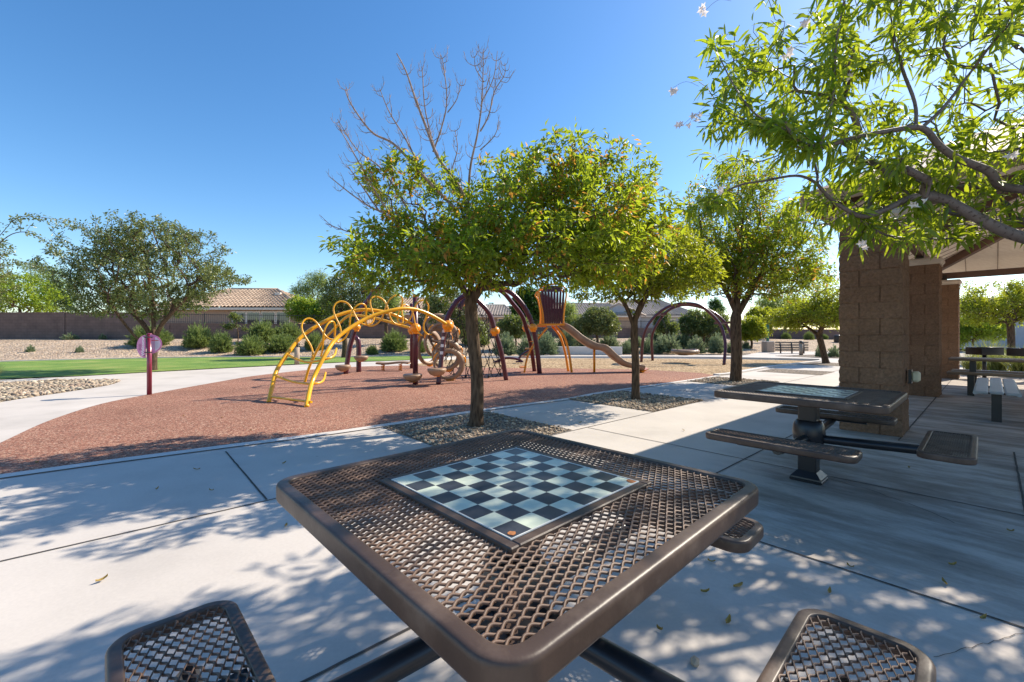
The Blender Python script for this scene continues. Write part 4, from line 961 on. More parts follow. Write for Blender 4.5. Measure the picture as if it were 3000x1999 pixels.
for f in hipfaces(.14): k.poly(f)
k.build('roof', M['roofmetal'], pav)
k = MB(); cs = [AB(EA0, EB0), AB(EA1, EB0), AB(EA1, EB1), AB(EA0, EB1)]
for i in range(4):
    a_, b_ = cs[i], cs[(i + 1) % 4]; mid = (a_ + b_) / 2; d = b_ - a_
    k.box((mid.x, mid.y, EZ + .06), (d.length + .04, .03, .18), math.atan2(d.y, d.x))
k.build('fascia', M['roofmetal'], pav)
k = MB(); i = 0
a_ = EA0 + .6
while a_ < EA1 - .2:       # ceiling seams
    L_ = min(hw, a_ - EA0, EA1 - a_)
    k.tube([AB(a_, EB0 + .05, EZ - .004), AB(a_, EB0 + L_, EZ - .004 + L_ * math.tan(R(26)))], .006, 4, cap=False); a_ += .62
b_ = EB0 + .6
while b_ < EB1 - .2:
    L_ = min(hw, b_ - EB0, EB1 - b_)
    k.tube([AB(EA1 - .05, b_, EZ - .004), AB(EA1 - L_, b_, EZ - .004 + L_ * math.tan(R(26)))], .006, 4, cap=False)
    k.tube([AB(EA0 + .05, b_, EZ - .004), AB(EA0 + L_, b_, EZ - .004 + L_ * math.tan(R(26)))], .006, 4, cap=False); b_ += .62
k.build('ceiling_seams', M['beam'], pav)
def beam(a0, b0, z0, a1, b1, z1, w, h, name='beam', mat='beam'):
    p0, p1 = AB(a0, b0, z0), AB(a1, b1, z1); d = p1 - p0; L_ = d.length; x = d.normalized(); y = Vector((0, 0, 1)).cross(x).normalized(); z = x.cross(y)
    Mx = Matrix((x, y, z)).transposed().to_4x4(); Mx.translation = (p0 + p1) / 2
    q = MB(); q.box((0, 0, 0), (L_, w, h), M=Mx); return q.build(name, M[mat], pav)
zb = 2.93
beam(7.0, -1.0, zb + .02, 17.9, -1.0, zb + .02, .12, .16); beam(17.6, -1.0, zb, 17.6, 4.9, zb, .12, .17); beam(7.31, -1.0, zb, 7.31, 4.9, zb, .12, .17); beam(7.0, 4.9, zb + .02, 17.9, 4.9, zb + .02, .12, .16)
tn = math.tan(R(26)); 
def zat(b): return EZ + (b - EB0) * tn - .12
for a_ in (12.32,): beam(a_, EB0 + .1, zat(EB0 + .1), a_, RB, zat(RB), .12, .2, 'rafter'); beam(a_, EB1 - .1, zat(EB0 + .1), a_, RB, zat(RB), .12, .2, 'rafter')
for (a0, a1) in ((EA0 + .1, EA0 + hw), (EA1 - .1, EA1 - hw)):
    for b0 in (EB0 + .1, EB1 - .1): beam(a0, b0, zat(EB0 + .1), a1, RB, zat(RB), .12, .2, 'hip_rafter')
for a_, b_, *_ in pc:
    k = MB(); c = AB(a_, b_, 2.83); k.box(c, (.14, .14, .24), TH); k.build('steel_post', M['darkbrown'], pav)
# wall light on the near pillar
c = AB(7.36, -.70, .72); lo = thing('wall_light', 'small beige box light on the side of the nearest pillar', 'light', c)
k = MB(); k.box(c + UB * .02, (.03, .13, .17), TH + math.pi / 2 + math.pi / 2 - math.pi / 2, mi=0); k.build('back_plate', M['blackmetal'], lo)
k = MB(); k.box(c + UB * .07, (.12, .08, .13), TH, bev=.02); k.build('lens', M['lightbox'], lo)

# picnic table & benches under the roof
def plank_bench(label, a0, b0, along, L_, z, npl, pw, mat, cat='bench', name='bench', leg_w=.1, legs=(.18, .82), group=None, legmat='blackmetal'):
    u, v = (UA, UB) if along == 'a' else (UB, -UA); o = thing(name, label, cat, AB(a0, b0), TH if along == 'a' else TH - math.pi / 2, group)
    W_ = npl * (pw + .012)
    for i in range(npl):
        y = -W_ / 2 + (i + .5) * (pw + .012); q = MB(); prof = []
        dz = (-.018 if i in (0, npl - 1) and npl > 2 else 0)
        q.box((L_ / 2, y, z - .02 + dz * .4), (L_, pw, .04), bev=.014)
        if i in (0, npl - 1): q.tube([(0, y + (pw / 2 - .012) * (1 if i else -1), z - .034), (L_, y + (pw / 2 - .012) * (1 if i else -1), z - .034)], .024, 10)
        q.build('plank', M[mat], o, False)
    for f in legs:
        q = MB(); q.box((L_ * f, 0, (z - .06) / 2), (leg_w, leg_w, z - .06)); q.build('leg', M[legmat], o, False)
        q = MB(); q.box((L_ * f, 0, z - .055), (.08, W_ * .8, .03)); q.build('bracket', M[legmat], o, False)
    return o
plank_bench('grey three-plank bench seen end-on under the pavilion roof', 8.92, .05, 'a', 2.85, .46, 3, .135, 'plank_grey', legs=(.13, .5))
plank_bench('long tan-edged picnic table top behind the second pillar', 13.25, -.6, 'b', 3.4, .76, 5, .14, 'plank', 'picnic table', 'picnic_table', legs=(.1, .7))
plank_bench('tan picnic bench on the near side of the picnic table', 12.85, -.62, 'b', 3.4, .48, 2, .13, 'plank', legs=(.1, .7), group='benches of the picnic table')
plank_bench('tan picnic bench on the far side of the picnic table', 14.0, -.6, 'b', 3.4, .46, 2, .13, 'plank', legs=(.1, .7), group='benches of the picnic table')
for i, (px, d, lb) in enumerate([(2884, 12.2, 'black park grill with open box on a post, left one'), (3010, 11.4, 'black park grill at the right edge')]):
    x = (px - CX) / F * d; o = thing('park_grill', lb, 'grill', (x, d, 0), 0, 'park grills')
    k = MB(); w, dp, h = .62, .42, .20; zc = .88 - h
    for c, s in (((0, 0, zc), (w, dp, .012)), ((0, dp / 2, zc + h / 2), (w, .012, h)), ((-w / 2, 0, zc + h / 2), (.012, dp, h)), ((w / 2, 0, zc + h / 2), (.012, dp, h)), ((0, -dp / 2, zc + h * .45), (w, .012, h * .9))): k.box(c, s)
    k.build('firebox', M['blackmetal'], o, False)
    k = MB()
    for j in range(14): k.tube([(-w / 2 + .03 + j * .043, -dp / 2, zc + h), (-w / 2 + .03 + j * .043, dp / 2, zc + h)], .006, 5)
    k.tube([(-w / 2 - .12, -dp / 2, zc + h + .005), (w / 2 + .12, -dp / 2, zc + h + .005)], .011, 6); k.build('grate', M['blackmetal'], o, False)
    k = MB(); k.tube([(0, 0, 0), (0, 0, zc)], .045, 10); k.build('post', M['blackmetal'], o, False)

# ------------------------------------------------------------------ chess tables
def rrect(hx, hy, r, n=9):
    out = []
    for cx, cy, a0 in ((hx - r, hy - r, 0), (-hx + r, hy - r, 90), (-hx + r, -hy + r, 180), (hx - r, -hy + r, 270)):
        for i in range(n + 1):
            a = R(a0 + 90 * i / n); out.append((cx + r * math.cos(a), cy + r * math.sin(a), math.cos(a), math.sin(a)))
    return out
def rim(mb, hx, hy, r, z, w, h):
    # section: (inset from the outer edge, z)
    sec = [(w, z - .014), (w - .001, z - .004), (w - .003, z - .0005), (w - .006, z), (.013, z), (.009, z - .0004), (.005, z - .0017), (.002, z - .0045), (.0003, z - .009), (0, z - .013), (0, z - h + .010), (.0005, z - h + .006), (.003, z - h), (.009, z - h), (.012, z - h + .006), (.012, z - .02)]
    loop = rrect(hx, hy, r); vs = []
    for (x, y, nx, ny) in loop:
        for s, zz in sec: vs.append((x - nx * s, y - ny * s, zz))
    m_, n = len(sec), len(loop)
    mb.add(vs, [(i * m_ + j, i * m_ + j + 1, ((i + 1) % n) * m_ + j + 1, ((i + 1) % n) * m_ + j) for i in range(n) for j in range(m_ - 1)], 0, True)
def netmesh(hx, hy, r, z, hole=0.0, lwd=.049, swd=.0235, rad=.0027, seg=12, ns=6, name='mesh'):
    Vs, Ts = [], []; off = 0; k = 0; y = -hy + swd / 4
    def span(yy):
        e = hx
        if abs(yy) > hy - r:
            q = abs(yy) - (hy - r)
            if q >= r: return []
            e = hx - r + math.sqrt(r * r - q * q)
        if hole and abs(yy) < hole: return [(-e, -hole), (hole, e)]
        return [(-e, e)]
    row = 0
    while y < hy:
        sg = 1 if row % 2 else -1
        for (a, b_) in span(y):
            n = max(2, int((b_ - a) / lwd * seg)); x = np.linspace(a, b_, n + 1)
            c = np.cos(2 * np.pi * x / lwd); w = np.clip(np.arcsin(np.clip(c, -1, 1)) * 2 / np.pi * 1.28, -1, 1); w = w - .12 * w ** 3
            yy = y + sg * w * (swd / 4 - .0004); dyy = np.gradient(yy, x)
            zz = z + .0030 * sg * w
            t = np.stack([np.ones_like(x), dyy, np.zeros_like(x)], 1); t /= np.linalg.norm(t, axis=1)[:, None]
            nn = np.stack([-t[:, 1], t[:, 0], t[:, 2]], 1); P0 = np.stack([x, yy, zz], 1); ring = []
            m1 = nn * .62 + np.array([0, 0, .78]); m2 = nn * .78 - np.array([0, 0, .62])
            for q in range(ns):
                an = 2 * np.pi * q / ns + .5; ring.append(P0 + m1 * (math.cos(an) * rad * 1.35) + m2 * (math.sin(an) * rad * .72))
            Vq = np.stack(ring, 1).reshape(-1, 3); i = np.arange(n)[:, None]; fq = []
            for q in range(ns): fq.append(np.concatenate([i * ns + q, i * ns + (q + 1) % ns, (i + 1) * ns + (q + 1) % ns, (i + 1) * ns + q], 1))
            Vs.append(Vq); Ts.append(np.concatenate(fq) + off); off += len(Vq)
        y += swd / 2; row += 1
    o = tri_mesh(name, np.concatenate(Vs), np.concatenate(Ts), M['brownmesh'], None, True); me = o.data; COL.objects.unlink(o); bpy.data.objects.remove(o); return me
TS, TZ = .585, .76
net_me = netmesh(TS - .03, TS - .03, .06, TZ - .010, .318)
seat_me = netmesh(.455, .115, .05, .475 - .008)
def chess_table(label, loc, rz):
    o = thing('chess_table', label, 'table', loc, rz, 'steel mesh chess tables')
    q = MB(); rim(q, TS, TS, .085, TZ, .040, .055); q.build('rim', M['brown'], o, False)
    link('mesh_top', net_me, o)
    q = MB(); b_ = .293; s = 2 * b_ / 8; 
    # plate frame
    for i in range(4):
        a = i * math.pi / 2; c = Vector((math.cos(a), math.sin(a), 0)) * (b_ + .0145); q.box((c.x, c.y, TZ - .006), (.029, 2 * (b_ + .029) if i % 2 == 0 else 2 * b_, .016), a if i % 2 == 0 else a, bev=.003)
    q.build('board_frame', M['brown'], o, False)
    q = MB(); q.box((0, 0, TZ - .005), (2 * b_, 2 * b_, .012), mi=1)
    zt = TZ + .0012 + .001
    for i in range(8):
        for j in range(8):
            x0, y0 = -b_ + .006 + i * (s - .0015), -b_ + .006 + j * (s - .0015)
            q.add([(x0, y0, zt), (x0 + s - .0015, y0, zt), (x0 + s - .0015, y0 + s - .0015, zt), (x0, y0 + s - .0015, zt)], [(0, 1, 2, 3)], 0 if (i + j) % 2 else 1)
    bo = q.build('chess_board', [M['sq_light'], M['sq_dark']], o, False)
    q = MB(); e = .0035
    for sg in (-1, 1): q.box((0, sg * (b_ - .003), TZ + .001), (2 * b_, e, .006)); q.box((sg * (b_ - .003), 0, TZ + .001), (e, 2 * b_ - .01, .006))
    q.build('edge_line', M['white_line'], bo, False)
    q = MB(); rs = random.Random(2); cx_, cy_ = -b_ + .022, b_ - .022
    for (cx_, cy_, rr_) in ((-b_ + .024, -b_ + .024, .011), (b_ - .018, -b_ + .02, .017)): q.add([(cx_ + rr_ * math.cos(a_ * .6) * rs.uniform(.8, 1.15), cy_ + rr_ * math.sin(a_ * .6) * rs.uniform(.8, 1.15), TZ + .0034) for a_ in range(10)], [tuple(range(10))])
    q.build('rust_spot', M['rust'], bo, False)
    for sg in (-1, 1):
        q = MB(); q.box((0, 0, TZ - .038 - .012 * (sg > 0)), (1.4, .035, .012), R(45) * sg); q.box((0, 0, TZ - .048), (1.34, .006, .03), R(45) * sg); q.build('brace', M['brown'], o, False)
    q = MB(); q.box((0, 0, .06 + (TZ - .12) / 2), (.135, .135, TZ - .14), bev=.012); q.box((0, 0, TZ - .066), (.3, .3, .012)); q.build('post', M['blackmetal'], o, False)
    q = MB(); q.lathe([(.10, .30), (.110, .33), (.118, .37), (.12, .41), (.113, .47), (.098, .505), (.09, .515)], (0, 0, 0), 24); q.build('hub', M['blackmetal'], o, False)
    q = MB(); q.box((0, 0, .012), (.235, .235, .024), bev=.006)
    vs = [(sx * w, sy * w, z) for z, w in ((.024, .112), (.035, .11), (.085, .07)) for sx, sy in ((-1, -1), (1, -1), (1, 1), (-1, 1))]
    q.add(vs, [(i * 4 + j, i * 4 + (j + 1) % 4, i * 4 + 4 + (j + 1) % 4, i * 4 + 4 + j) for i in range(2) for j in range(4)]); q.build('base', M['blackmetal'], o, False)
    q = MB(); q.tube([(.10, .10, .025), (.10, .10, .04)], .012, 6); q.tube([(-.10, -.10, .025), (-.10, -.10, .04)], .012, 6); q.build('bolt', M['darkbrown'], o, False)
    for ang in (0, 180, -90):       # seats at +A, -A, +B
        Mz = Matrix.Rotation(R(ang), 4, 'Z')
        q = MB(); pts = [Mz @ Vector(p) for p in ((.09, 0, .365), (.3, 0, .372), (.62, 0, .388), (.72, 0, .394), (.80, 0, .40), (.84, 0, .405))]
        q.tube(catmull(pts, 4), .036, 14); q.build('arm', M['blackmetal'], o, False)
        q = MB(); q.tube([Mz @ Vector((.845, -.27, .418)), Mz @ Vector((.845, .27, .418))], .026, 12); q.box((0, 0, 0), (.2, .3, .012), M=Mz @ Matrix.Translation((.845, 0, .448))); q.build('seat_bracket', M['blackmetal'], o, False)
        se = thing('seat', '', ''); 
        for k_ in ('label', 'category'):
            if k_ in se: del se[k_]
        bpy.data.objects.remove(se)
        q = MB(); rim(q, .48, .14, .07, .475, .034, .045); s_ = q.build('seat', M['brown'], o, False)
        s_.location = Mz @ Vector((.85, 0, 0)); s_.rotation_euler = (0, 0, R(ang + 90))
        link('seat_mesh', seat_me, s_)
    return o
chess_table('brown steel mesh chess table filling the foreground', (.008, 1.434, 0), R(43.7))
chess_table('farther mesh chess table, half in the pavilion shade beside the pillar', (2.56, 3.71, 0), R(42.3))

# ------------------------------------------------------------------ play equipment
def PC(lst, d0, d1=None, sub=6):
    d1 = d0 if d1 is None else d1; n = len(lst)
    return catmull([P(x, y, d0 + (d1 - d0) * i / (n - 1)) for i, (x, y) in enumerate(lst)], sub)
cl = thing('arch_climber', 'yellow arched ladder climber with looping rungs on the red rubber', 'play climber', G(845, 1185))
r1 = PC([(787, 1180), (797, 1135), (811, 1085), (846, 1031), (884, 986), (941, 948), (1005, 919), (1069, 908), (1133, 916), (1180, 934), (1217, 956)], 7.9, 10.8)
r2 = PC([(898, 1194), (906, 1150), (919, 1107), (954, 1037), (986, 992), (1037, 954), (1094, 925), (1165, 906), (1212, 906), (1260, 922), (1308, 950)], 7.37, 10.7)
r3 = PC([(893, 1121), (903, 1085), (916, 1053), (941, 1005), (973, 970), (1011, 932), (1037, 924), (1101, 933), (1165, 951), (1200, 961)], 11.2, 11.0)
for r_ in (r1, r2): 
    k = MB(); k.tube(r_, .041, 12); k.build('rail', M['yellow'], cl)
k = MB(); k.tube(r3, .034, 12); k.build('rail', M['yellow'], cl)
def at(c, t):
    t = min(max(t, 0), 1) * (len(c) - 1); i = min(int(t), len(c) - 2); return c[i].lerp(c[i + 1], t - i)
for lat0, ph0 in ((.12, 0.0), (.88, .55)):
    pts = []; NL = 4.0
    for i in range(201):
        t = i / 200; s = .34 + .63 * t; ph = 2 * math.pi * NL * t + ph0 + math.pi; a, b_ = at(r1, s), at(r2, s)
        lat = lat0 + (.5 - lat0) * .7 * (.5 - .5 * math.cos(ph)); p = a.lerp(b_, lat)
        tg = (at(r1, min(1, s + .02)) - at(r1, s - .02)).normalized(); upn = (Vector((0, 0, 1)) - tg * tg.z * .5).normalized()
        pts.append(p + upn * (.31 * math.cos(ph) + .0) + tg * (.06 * math.sin(2 * ph)))
    k = MB(); k.tube(pts, .019, 8); k.build('looping_rung', M['yellow'], cl)
for s, drop in ((.045, .0), (.17, .05), (.285, .12)):
    a, b_ = at(r1, s), at(r2, s); d = b_ - a; e = b_ + d * .12 + Vector((0, .25, .02))
    k = MB(); k.tube(catmull([a, a.lerp(b_, .5) - Vector((0, 0, drop)), b_ - Vector((0, 0, drop * .4)), e, b_ + d * .05 + Vector((0, .5, .15))] if s > .05 else [a, a.lerp(b_, .5), b_ + d * .1], 6), .022, 10); k.build('rung', M['yellow'], cl)

def pipe_thing(name, label, cat, parts, loc, group=None):
    o = thing(name, label, cat, loc, 0, group)
    for nm, mb, mt in parts: mb.build(nm, mt, o)
    return o
# purple frame: posts, arches, clamps
pf = thing('play_frame', 'dark purple tubular frame of posts and arches with orange ball clamps', 'play structure', G(1284, 1126))
def tube_part(name, pts, r, mat='purple', n=14, par=None):
    k = MB(); k.tube(pts, r, n); return k.build(name, M[mat], par or pf)
def ballp(p, r=.13, par=None):
    k = MB(); k.ball(p, r, 18, sz=.95); k.tube([p + Vector((0, 0, -r * 1.05)), p + Vector((0, 0, -r * .7))], r * .62, 12); return k.build('ball_clamp', M['orange'], par or pf)
tube_part('post', [G(1217, 1127), P(1217, 868, 10.75)], .065)
k = MB(); k.ball(P(1217, 868, 10.75), .075, 14, sz=.6); k.build('post_cap', M['orange'], pf)
tube_part('post', [G(1206, 1080), P(1206, 890, 15.6)], .065)
archA = PC([(1284, 1126), (1292, 1060), (1305, 950), (1330, 895), (1352, 872), (1372, 866), (1400, 882), (1433, 919), (1449, 967), (1468, 1030), (1483, 1115)], 10.8, 11.7)
tube_part('arch', archA, .062)
archB = PC([(1013, 1096), (1024, 1021), (1042, 960), (1053, 916), (1075, 884), (1117, 836), (1165, 807), (1196, 796), (1254, 782), (1300, 783), (1340, 812), (1372, 864)], 13.6, 13.6)
tube_part('arch', archB, .075)
archC = PC([(1345, 905), (1362, 875), (1388, 850), (1420, 841), (1450, 840), (1478, 847), (1509, 868), (1541, 909), (1560, 955), (1573, 1021), (1581, 1095)], 12.8, 13.75)
tube_part('arch', archC, .078)
archD = PC([(1420, 843), (1468, 853), (1500, 887), (1529, 925), (1541, 960), (1554, 1005), (1566, 1089)], 13.2, 14.5)
tube_part('arch', archD, .07)
tube_part('post', PC([(1051, 1090), (1051, 1030), (1050, 1004), (1046, 993), (1038, 988)], 14.3), .08)
for p, r_ in ((P(1312, 955, 10.8), .145), (P(1217, 962, 10.7), .135), (P(1206, 968, 11.0), .1), (P(1044, 959, 13.6), .13), (P(1450, 970, 11.55), .13), (P(1355, 885, 13), .12), (P(1450, 841, 13.3), .135), (P(1562, 960, 13.5), .135), (P(1541, 959, 14.2), .135), (P(1290, 781, 13.6), .12)): ballp(p, r_)
lbk = MB()
for i in range(4):
    t = .125 + i * .018; c = at(archA, t); tg = (at(archA, t + .01) - at(archA, t - .01)).normalized(); x = Vector((1, 0, 0)); y_ = tg.cross(x).normalized()
    Mx = Matrix((x, y_, tg)).transposed().to_4x4(); Mx.translation = c + Vector((0, -.064, 0)); lbk.box((0, 0, 0), (.075, .006, .075), M=Mx)
lbk.build('sticker', M['white'], pf)
def pod(label, p, r, stem_to=None):
    o = thing('balance_pod', label, 'stepping pod', (p.x, p.y, p.z), 0, 'stepping pods on the purple posts')
    k = MB(); k.lathe([(r * .35, -r * .55), (r * .7, -r * .4), (r * .95, -r * .08), (r, .03), (r * .93, .055), (r * .5, .05), (.01, .045)], p, 24); k.build('bowl', M['tan'], o)
    k = MB(); k.tube([p + Vector((0, 0, -r * .6)), p + Vector((0, 0, -r * .5))], r * .33, 12); k.build('collar', M['orange'], o)
pod('tan stepping pod low on the tall vertical post', P(1209, 1103, 10.5), .235); pod('tan stepping pod on the leaning post left of the nearest trunk', P(1280, 1086, 10.5), .235)
pod('small tan stepping pod at the left foot of the big arch', P(1005, 1075, 13.3), .235); pod('small tan stepping pod on the short hooked post', P(1058, 1048, 14.1), .23)
sb = thing('spring_plank', 'tan wavy plank on two orange springs', 'spring plank', G(1150, 1086))
k = MB(); d = 14.8; vs = []
for i in range(25):
    t = i / 24; x = 1105 + 95 * t; c = P(x, 1064 + 1.8 * math.sin(t * 6.28), d)
    for yy, zz in ((-.16, -.03), (-.19, .015), (-.16, .04), (.16, .04), (.19, .015), (.16, -.03)): vs.append(c + Vector((0, yy, zz)))
k.add(vs, [(i * 6 + j, i * 6 + (j + 1) % 6, i * 6 + 6 + (j + 1) % 6, i * 6 + 6 + j) for i in range(24) for j in range(6)] + [tuple(range(6)), tuple(range(149, 143, -1))], 0, True); k.build('plank', M['tan'], sb)
for x in (1122, 1173):
    c = G(x, 1086.5); k = MB(); k.tube([c + Vector((.055 * math.cos(a * .4), .055 * math.sin(a * .4), .01 + a * .0035)) for a in range(0, 66)], .014, 7); k.build('spring', M['orange'], sb)
# ring climber
rg = thing('ring_climber', 'stack of tan crescent rings with orange tips beside the rope net', 'play climber', G(1305, 1116))
for i, (x, y, rpx, d, yaw) in enumerate([(1316, 1067, 46, 11.6, 15), (1310, 1040, 45, 12.1, 25), (1284, 1003, 46, 12.4, 40), (1258, 1018, 52, 12.7, 60), (1285, 962, 44, 12.6, 30), (1300, 985, 44, 12.3, 10)]):
    c = P(x, y, d); rm = rpx / F * d; k = MB(); n = 40; vs = []
    ca, sa = math.cos(R(yaw)), math.sin(R(yaw)); hb = .06
    for j in range(n):
        a = 2 * math.pi * j / n; wd = rm * (.10 + .12 * (1 - math.cos(a - R(200)))); 
        for (ro, bb) in ((0, -hb * .8), (0, hb * .8), (-wd, hb), (-wd - .015, 0), (-wd, -hb)):
            q = rm + ro; lx_, lz_ = q * math.cos(a), q * math.sin(a)
            vs.append(c + Vector((lx_ * ca - bb * sa, lx_ * sa + bb * ca, lz_)))
    k.add(vs, [(j * 5 + m_, j * 5 + (m_ + 1) % 5, ((j + 1) % n) * 5 + (m_ + 1) % 5, ((j + 1) % n) * 5 + m_) for j in range(n) for m_ in range(5)], 0, True)
    ro_ = k.build('ring', M['tan'], rg)
    for a0 in (150, 20, 275):
        k = MB()
        pp = [c + Vector(((rm + .004) * math.cos(R(a)) * ca, (rm + .004) * math.cos(R(a)) * sa, (rm + .004) * math.sin(R(a)))) for a in range(a0 - 18, a0 + 19, 6)]
        k.tube(pp, [.008, .028, .045, .05, .045, .028, .008], 8)
        k.build('orange_tip', M['orange'], rg)
rp = thing('tension_cables', 'pair of black cables from the tall post down to the rings', 'cable', P(1225, 889, 10.9))
k = MB(); k.tube([P(1224, 885, 10.8), P(1272, 1023, 11.9)], .012, 6); k.tube([P(1222, 900, 10.8), P(1266, 1003, 12.2)], .012, 6); k.tube([P(1220, 885, 10.8), P(1250, 950, 13)], .01, 6); k.build('cable', M['rope'], rp)
# rope net inside the near arch
nt_ = thing('rope_net', 'black rope climbing net strung inside the purple arch', 'rope net', P(1385, 1100, 11.8).xy.to_3d())
k = MB(); cen = P(1385, 985, 12.6); rng_ = random.Random(8); fan = []
for i in range(15):
    t = .12 + .76 * i / 14; e = at(archA, t); fan.append(e)
ground = [G(1316 + 11.5 * i, 1101 + 12 * math.sin(i / 14 * math.pi)) + Vector((0, .2, .02)) for i in range(15)]
rows = 7; gridp = []
for j in range(rows + 1):
    r_ = []
    for i in range(15):
        s = j / rows; p = fan[i].lerp(ground[i], s); p += Vector((0, 1.1 * math.sin(math.pi * s) * math.sin(math.pi * i / 14), 0)); r_.append(p)
    gridp.append(r_)
def seg(a, b_): k.tube([a, (a + b_) / 2 - Vector((0, 0, .015)), b_], .011, 5, cap=False)
for j in range(rows + 1):
    for i in range(15):
        if i < 14 and j > 0 and (j + i) % 2 == 0 and j < rows + 1: seg(gridp[j][i], gridp[min(j, rows)][i + 1])
        if j < rows:
            if i < 14 and (i + j) % 2 == 0: seg(gridp[j][i], gridp[j + 1][i + 1])
            if i > 0 and (i + j) % 2 == 1: seg(gridp[j][i], gridp[j + 1][i - 1])
            if i % 3 == 1: seg(gridp[j][i], gridp[j + 1][i])
k.build('net', M['rope'], nt_)
for i in range(1, 14, 3):
    q = MB(); q.ball(ground[i] + Vector((0, 0, .03)), .035, 8); q.build('anchor', M['rope'], nt_)

# slide and tower
DS = 14.2
sdn = thing('slide', 'brown wavy slide with orange legs, purple fan panel and curved ladder', 'slide', G(1664, 1090))
top = [(1643, 944), (1669, 954), (1710, 986), (1746, 1005), (1774, 1011), (1803, 1037), (1828, 1056), (1857, 1064), (1884, 1069)]
bot = [(1640, 956), (1665, 973), (1701, 1002), (1733, 1021), (1765, 1027), (1797, 1053), (1828, 1072), (1860, 1078), (1880, 1084)]
tt, bb_ = PC(top, DS), PC(bot, DS); k = MB(); n = len(tt); vs = []
for a, b_ in zip(tt, bb_):
    for (w, p) in ((-.27, a), (-.30, a.lerp(b_, .05)), (-.29, b_), (-.2, b_ + Vector((0, 0, -.02))), (.2, b_ + Vector((0, 0, -.02))), (.29, b_), (.30, a.lerp(b_, .05)), (.27, a), (.24, a.lerp(b_, .15)), (.19, a.lerp(b_, .8)), (-.19, a.lerp(b_, .8)), (-.24, a.lerp(b_, .15))): vs.append(p + Vector((0, w, 0)))
k.add(vs, [(i * 12 + j, i * 12 + (j + 1) % 12, i * 12 + 12 + (j + 1) % 12, i * 12 + 12 + j) for i in range(n - 1) for j in range(12)] + [tuple(range(11, -1, -1)), tuple(range((n - 1) * 12, n * 12))], 0, True)
k.build('chute', M['tan'], sdn)
k = MB(); k.add([P(1872, 1086, DS) + Vector((0, w, 0)) for w in (-.25, .25)] + [P(1895, 1078, DS) + Vector((0, w, 0)) for w in (.28, -.28)] + [P(1876, 1091, DS) + Vector((0, w, 0)) for w in (-.25, .25)], [(0, 1, 2, 3), (3, 2, 5, 4), (0, 3, 4), (1, 5, 2), (0, 4, 5, 1)]); k.build('exit_lip', M['orange'], sdn)
for l in ([(1617, 956), (1640, 985), (1655, 1030), (1665, 1089)], [(1627, 956), (1652, 985), (1666, 1030), (1675, 1091)]):
    k = MB(); k.tube(PC(l, DS + (.3 if l[0][0] < 1620 else -.2)), .04, 10); k.build('leg', M['orange'], sdn)
k = MB(); k.tube([P(1741, 1022, DS), P(1741, 1090, DS)], .04, 10); k.build('leg', M['orange'], sdn)
la, lb_ = PC([(1536, 1092), (1544, 1050), (1560, 1015), (1582, 985), (1604, 960)], DS - .35), PC([(1536, 1092), (1544, 1050), (1560, 1015), (1582, 985), (1604, 960)], DS + .25)
for c in (la, lb_): k = MB(); k.tube(c, .032, 8); k.build('ladder_rail', M['orange'], sdn)
for i in range(1, 6): k = MB(); p = at(la, i / 6 - .05); q = at(lb_, i / 6 - .05); k.box((p + q) / 2 + Vector((-.08, 0, 0)), (.24, .6, .03), bev=.01); k.build('step', M['orange'], sdn)
k = MB(); k.box((P(1576, 953, DS) + P(1650, 951, DS)) / 2, (.84, .8, .06)); k.box(P(1588, 956, DS), (.3, .12, .06)); k.build('platform', M['orange'], sdn)
def panel(yy, nm):
    L0 = [(1590, 948), (1588, 920), (1582, 890), (1577, 862), (1581, 848), (1600, 840), (1620, 837), (1640, 839), (1652, 850), (1655, 866), (1650, 900), (1647, 930), (1647, 948)]
    k = MB(); k.tube([p + Vector((0, yy, 0)) for p in PC(L0, DS, DS, 5)], .026, 8); fr_ = k.build('panel_frame', M['orange'], sdn)
    k = MB(); ns = 8
    for i in range(ns):
        f0, f1 = i / ns + .012, (i + 1) / ns - .012; pts = []
        for (ya, xa, xb) in ((948, 1592, 1645), (915, 1588, 1647), (880, 1583, 1650)):
            pts.append((xa + (xb - xa) * f0, xa + (xb - xa) * f1, ya))
        ftop = (f0 + f1) / 2; ytop = 842 + 20 * abs(ftop - .55) ** 1.6 * 2
        pts.append((1580 + 72 * (f0 + .02), 1580 + 72 * (f1 - .02), ytop))
        vs = []
        for (xa, xb, y) in pts: vs += [P(xa, y, DS) + Vector((0, yy, 0)), P(xb, y, DS) + Vector((0, yy, 0))]
        for j in range(3):
            q = [vs[j * 2], vs[j * 2 + 1], vs[j * 2 + 3], vs[j * 2 + 2]]
            q = [Vector(v) for v in q]; k.prism(q, (0, .02, 0))
    a_, b2 = P(1590, 948, DS), P(1647, 905, DS); k.box(((a_.x + b2.x) / 2, DS + yy + .03, (a_.z + b2.z) / 2 + .02), ((b2.x - a_.x), .015, (b2.z - a_.z) * .86)); k.box(P(1617, 846, DS) + Vector((0, yy + .03, 0)), (.62, .015, .12))
    k.build(nm, M['purple'], sdn)
panel(-.38, 'fan_panel'); panel(.42, 'fan_panel')
k = MB(); k.tube(PC([(1582, 948), (1582, 915), (1576, 880), (1568, 866), (1574, 855), (1590, 850)], DS - .3), .024, 8); k.build('handrail', M['orange'], sdn)

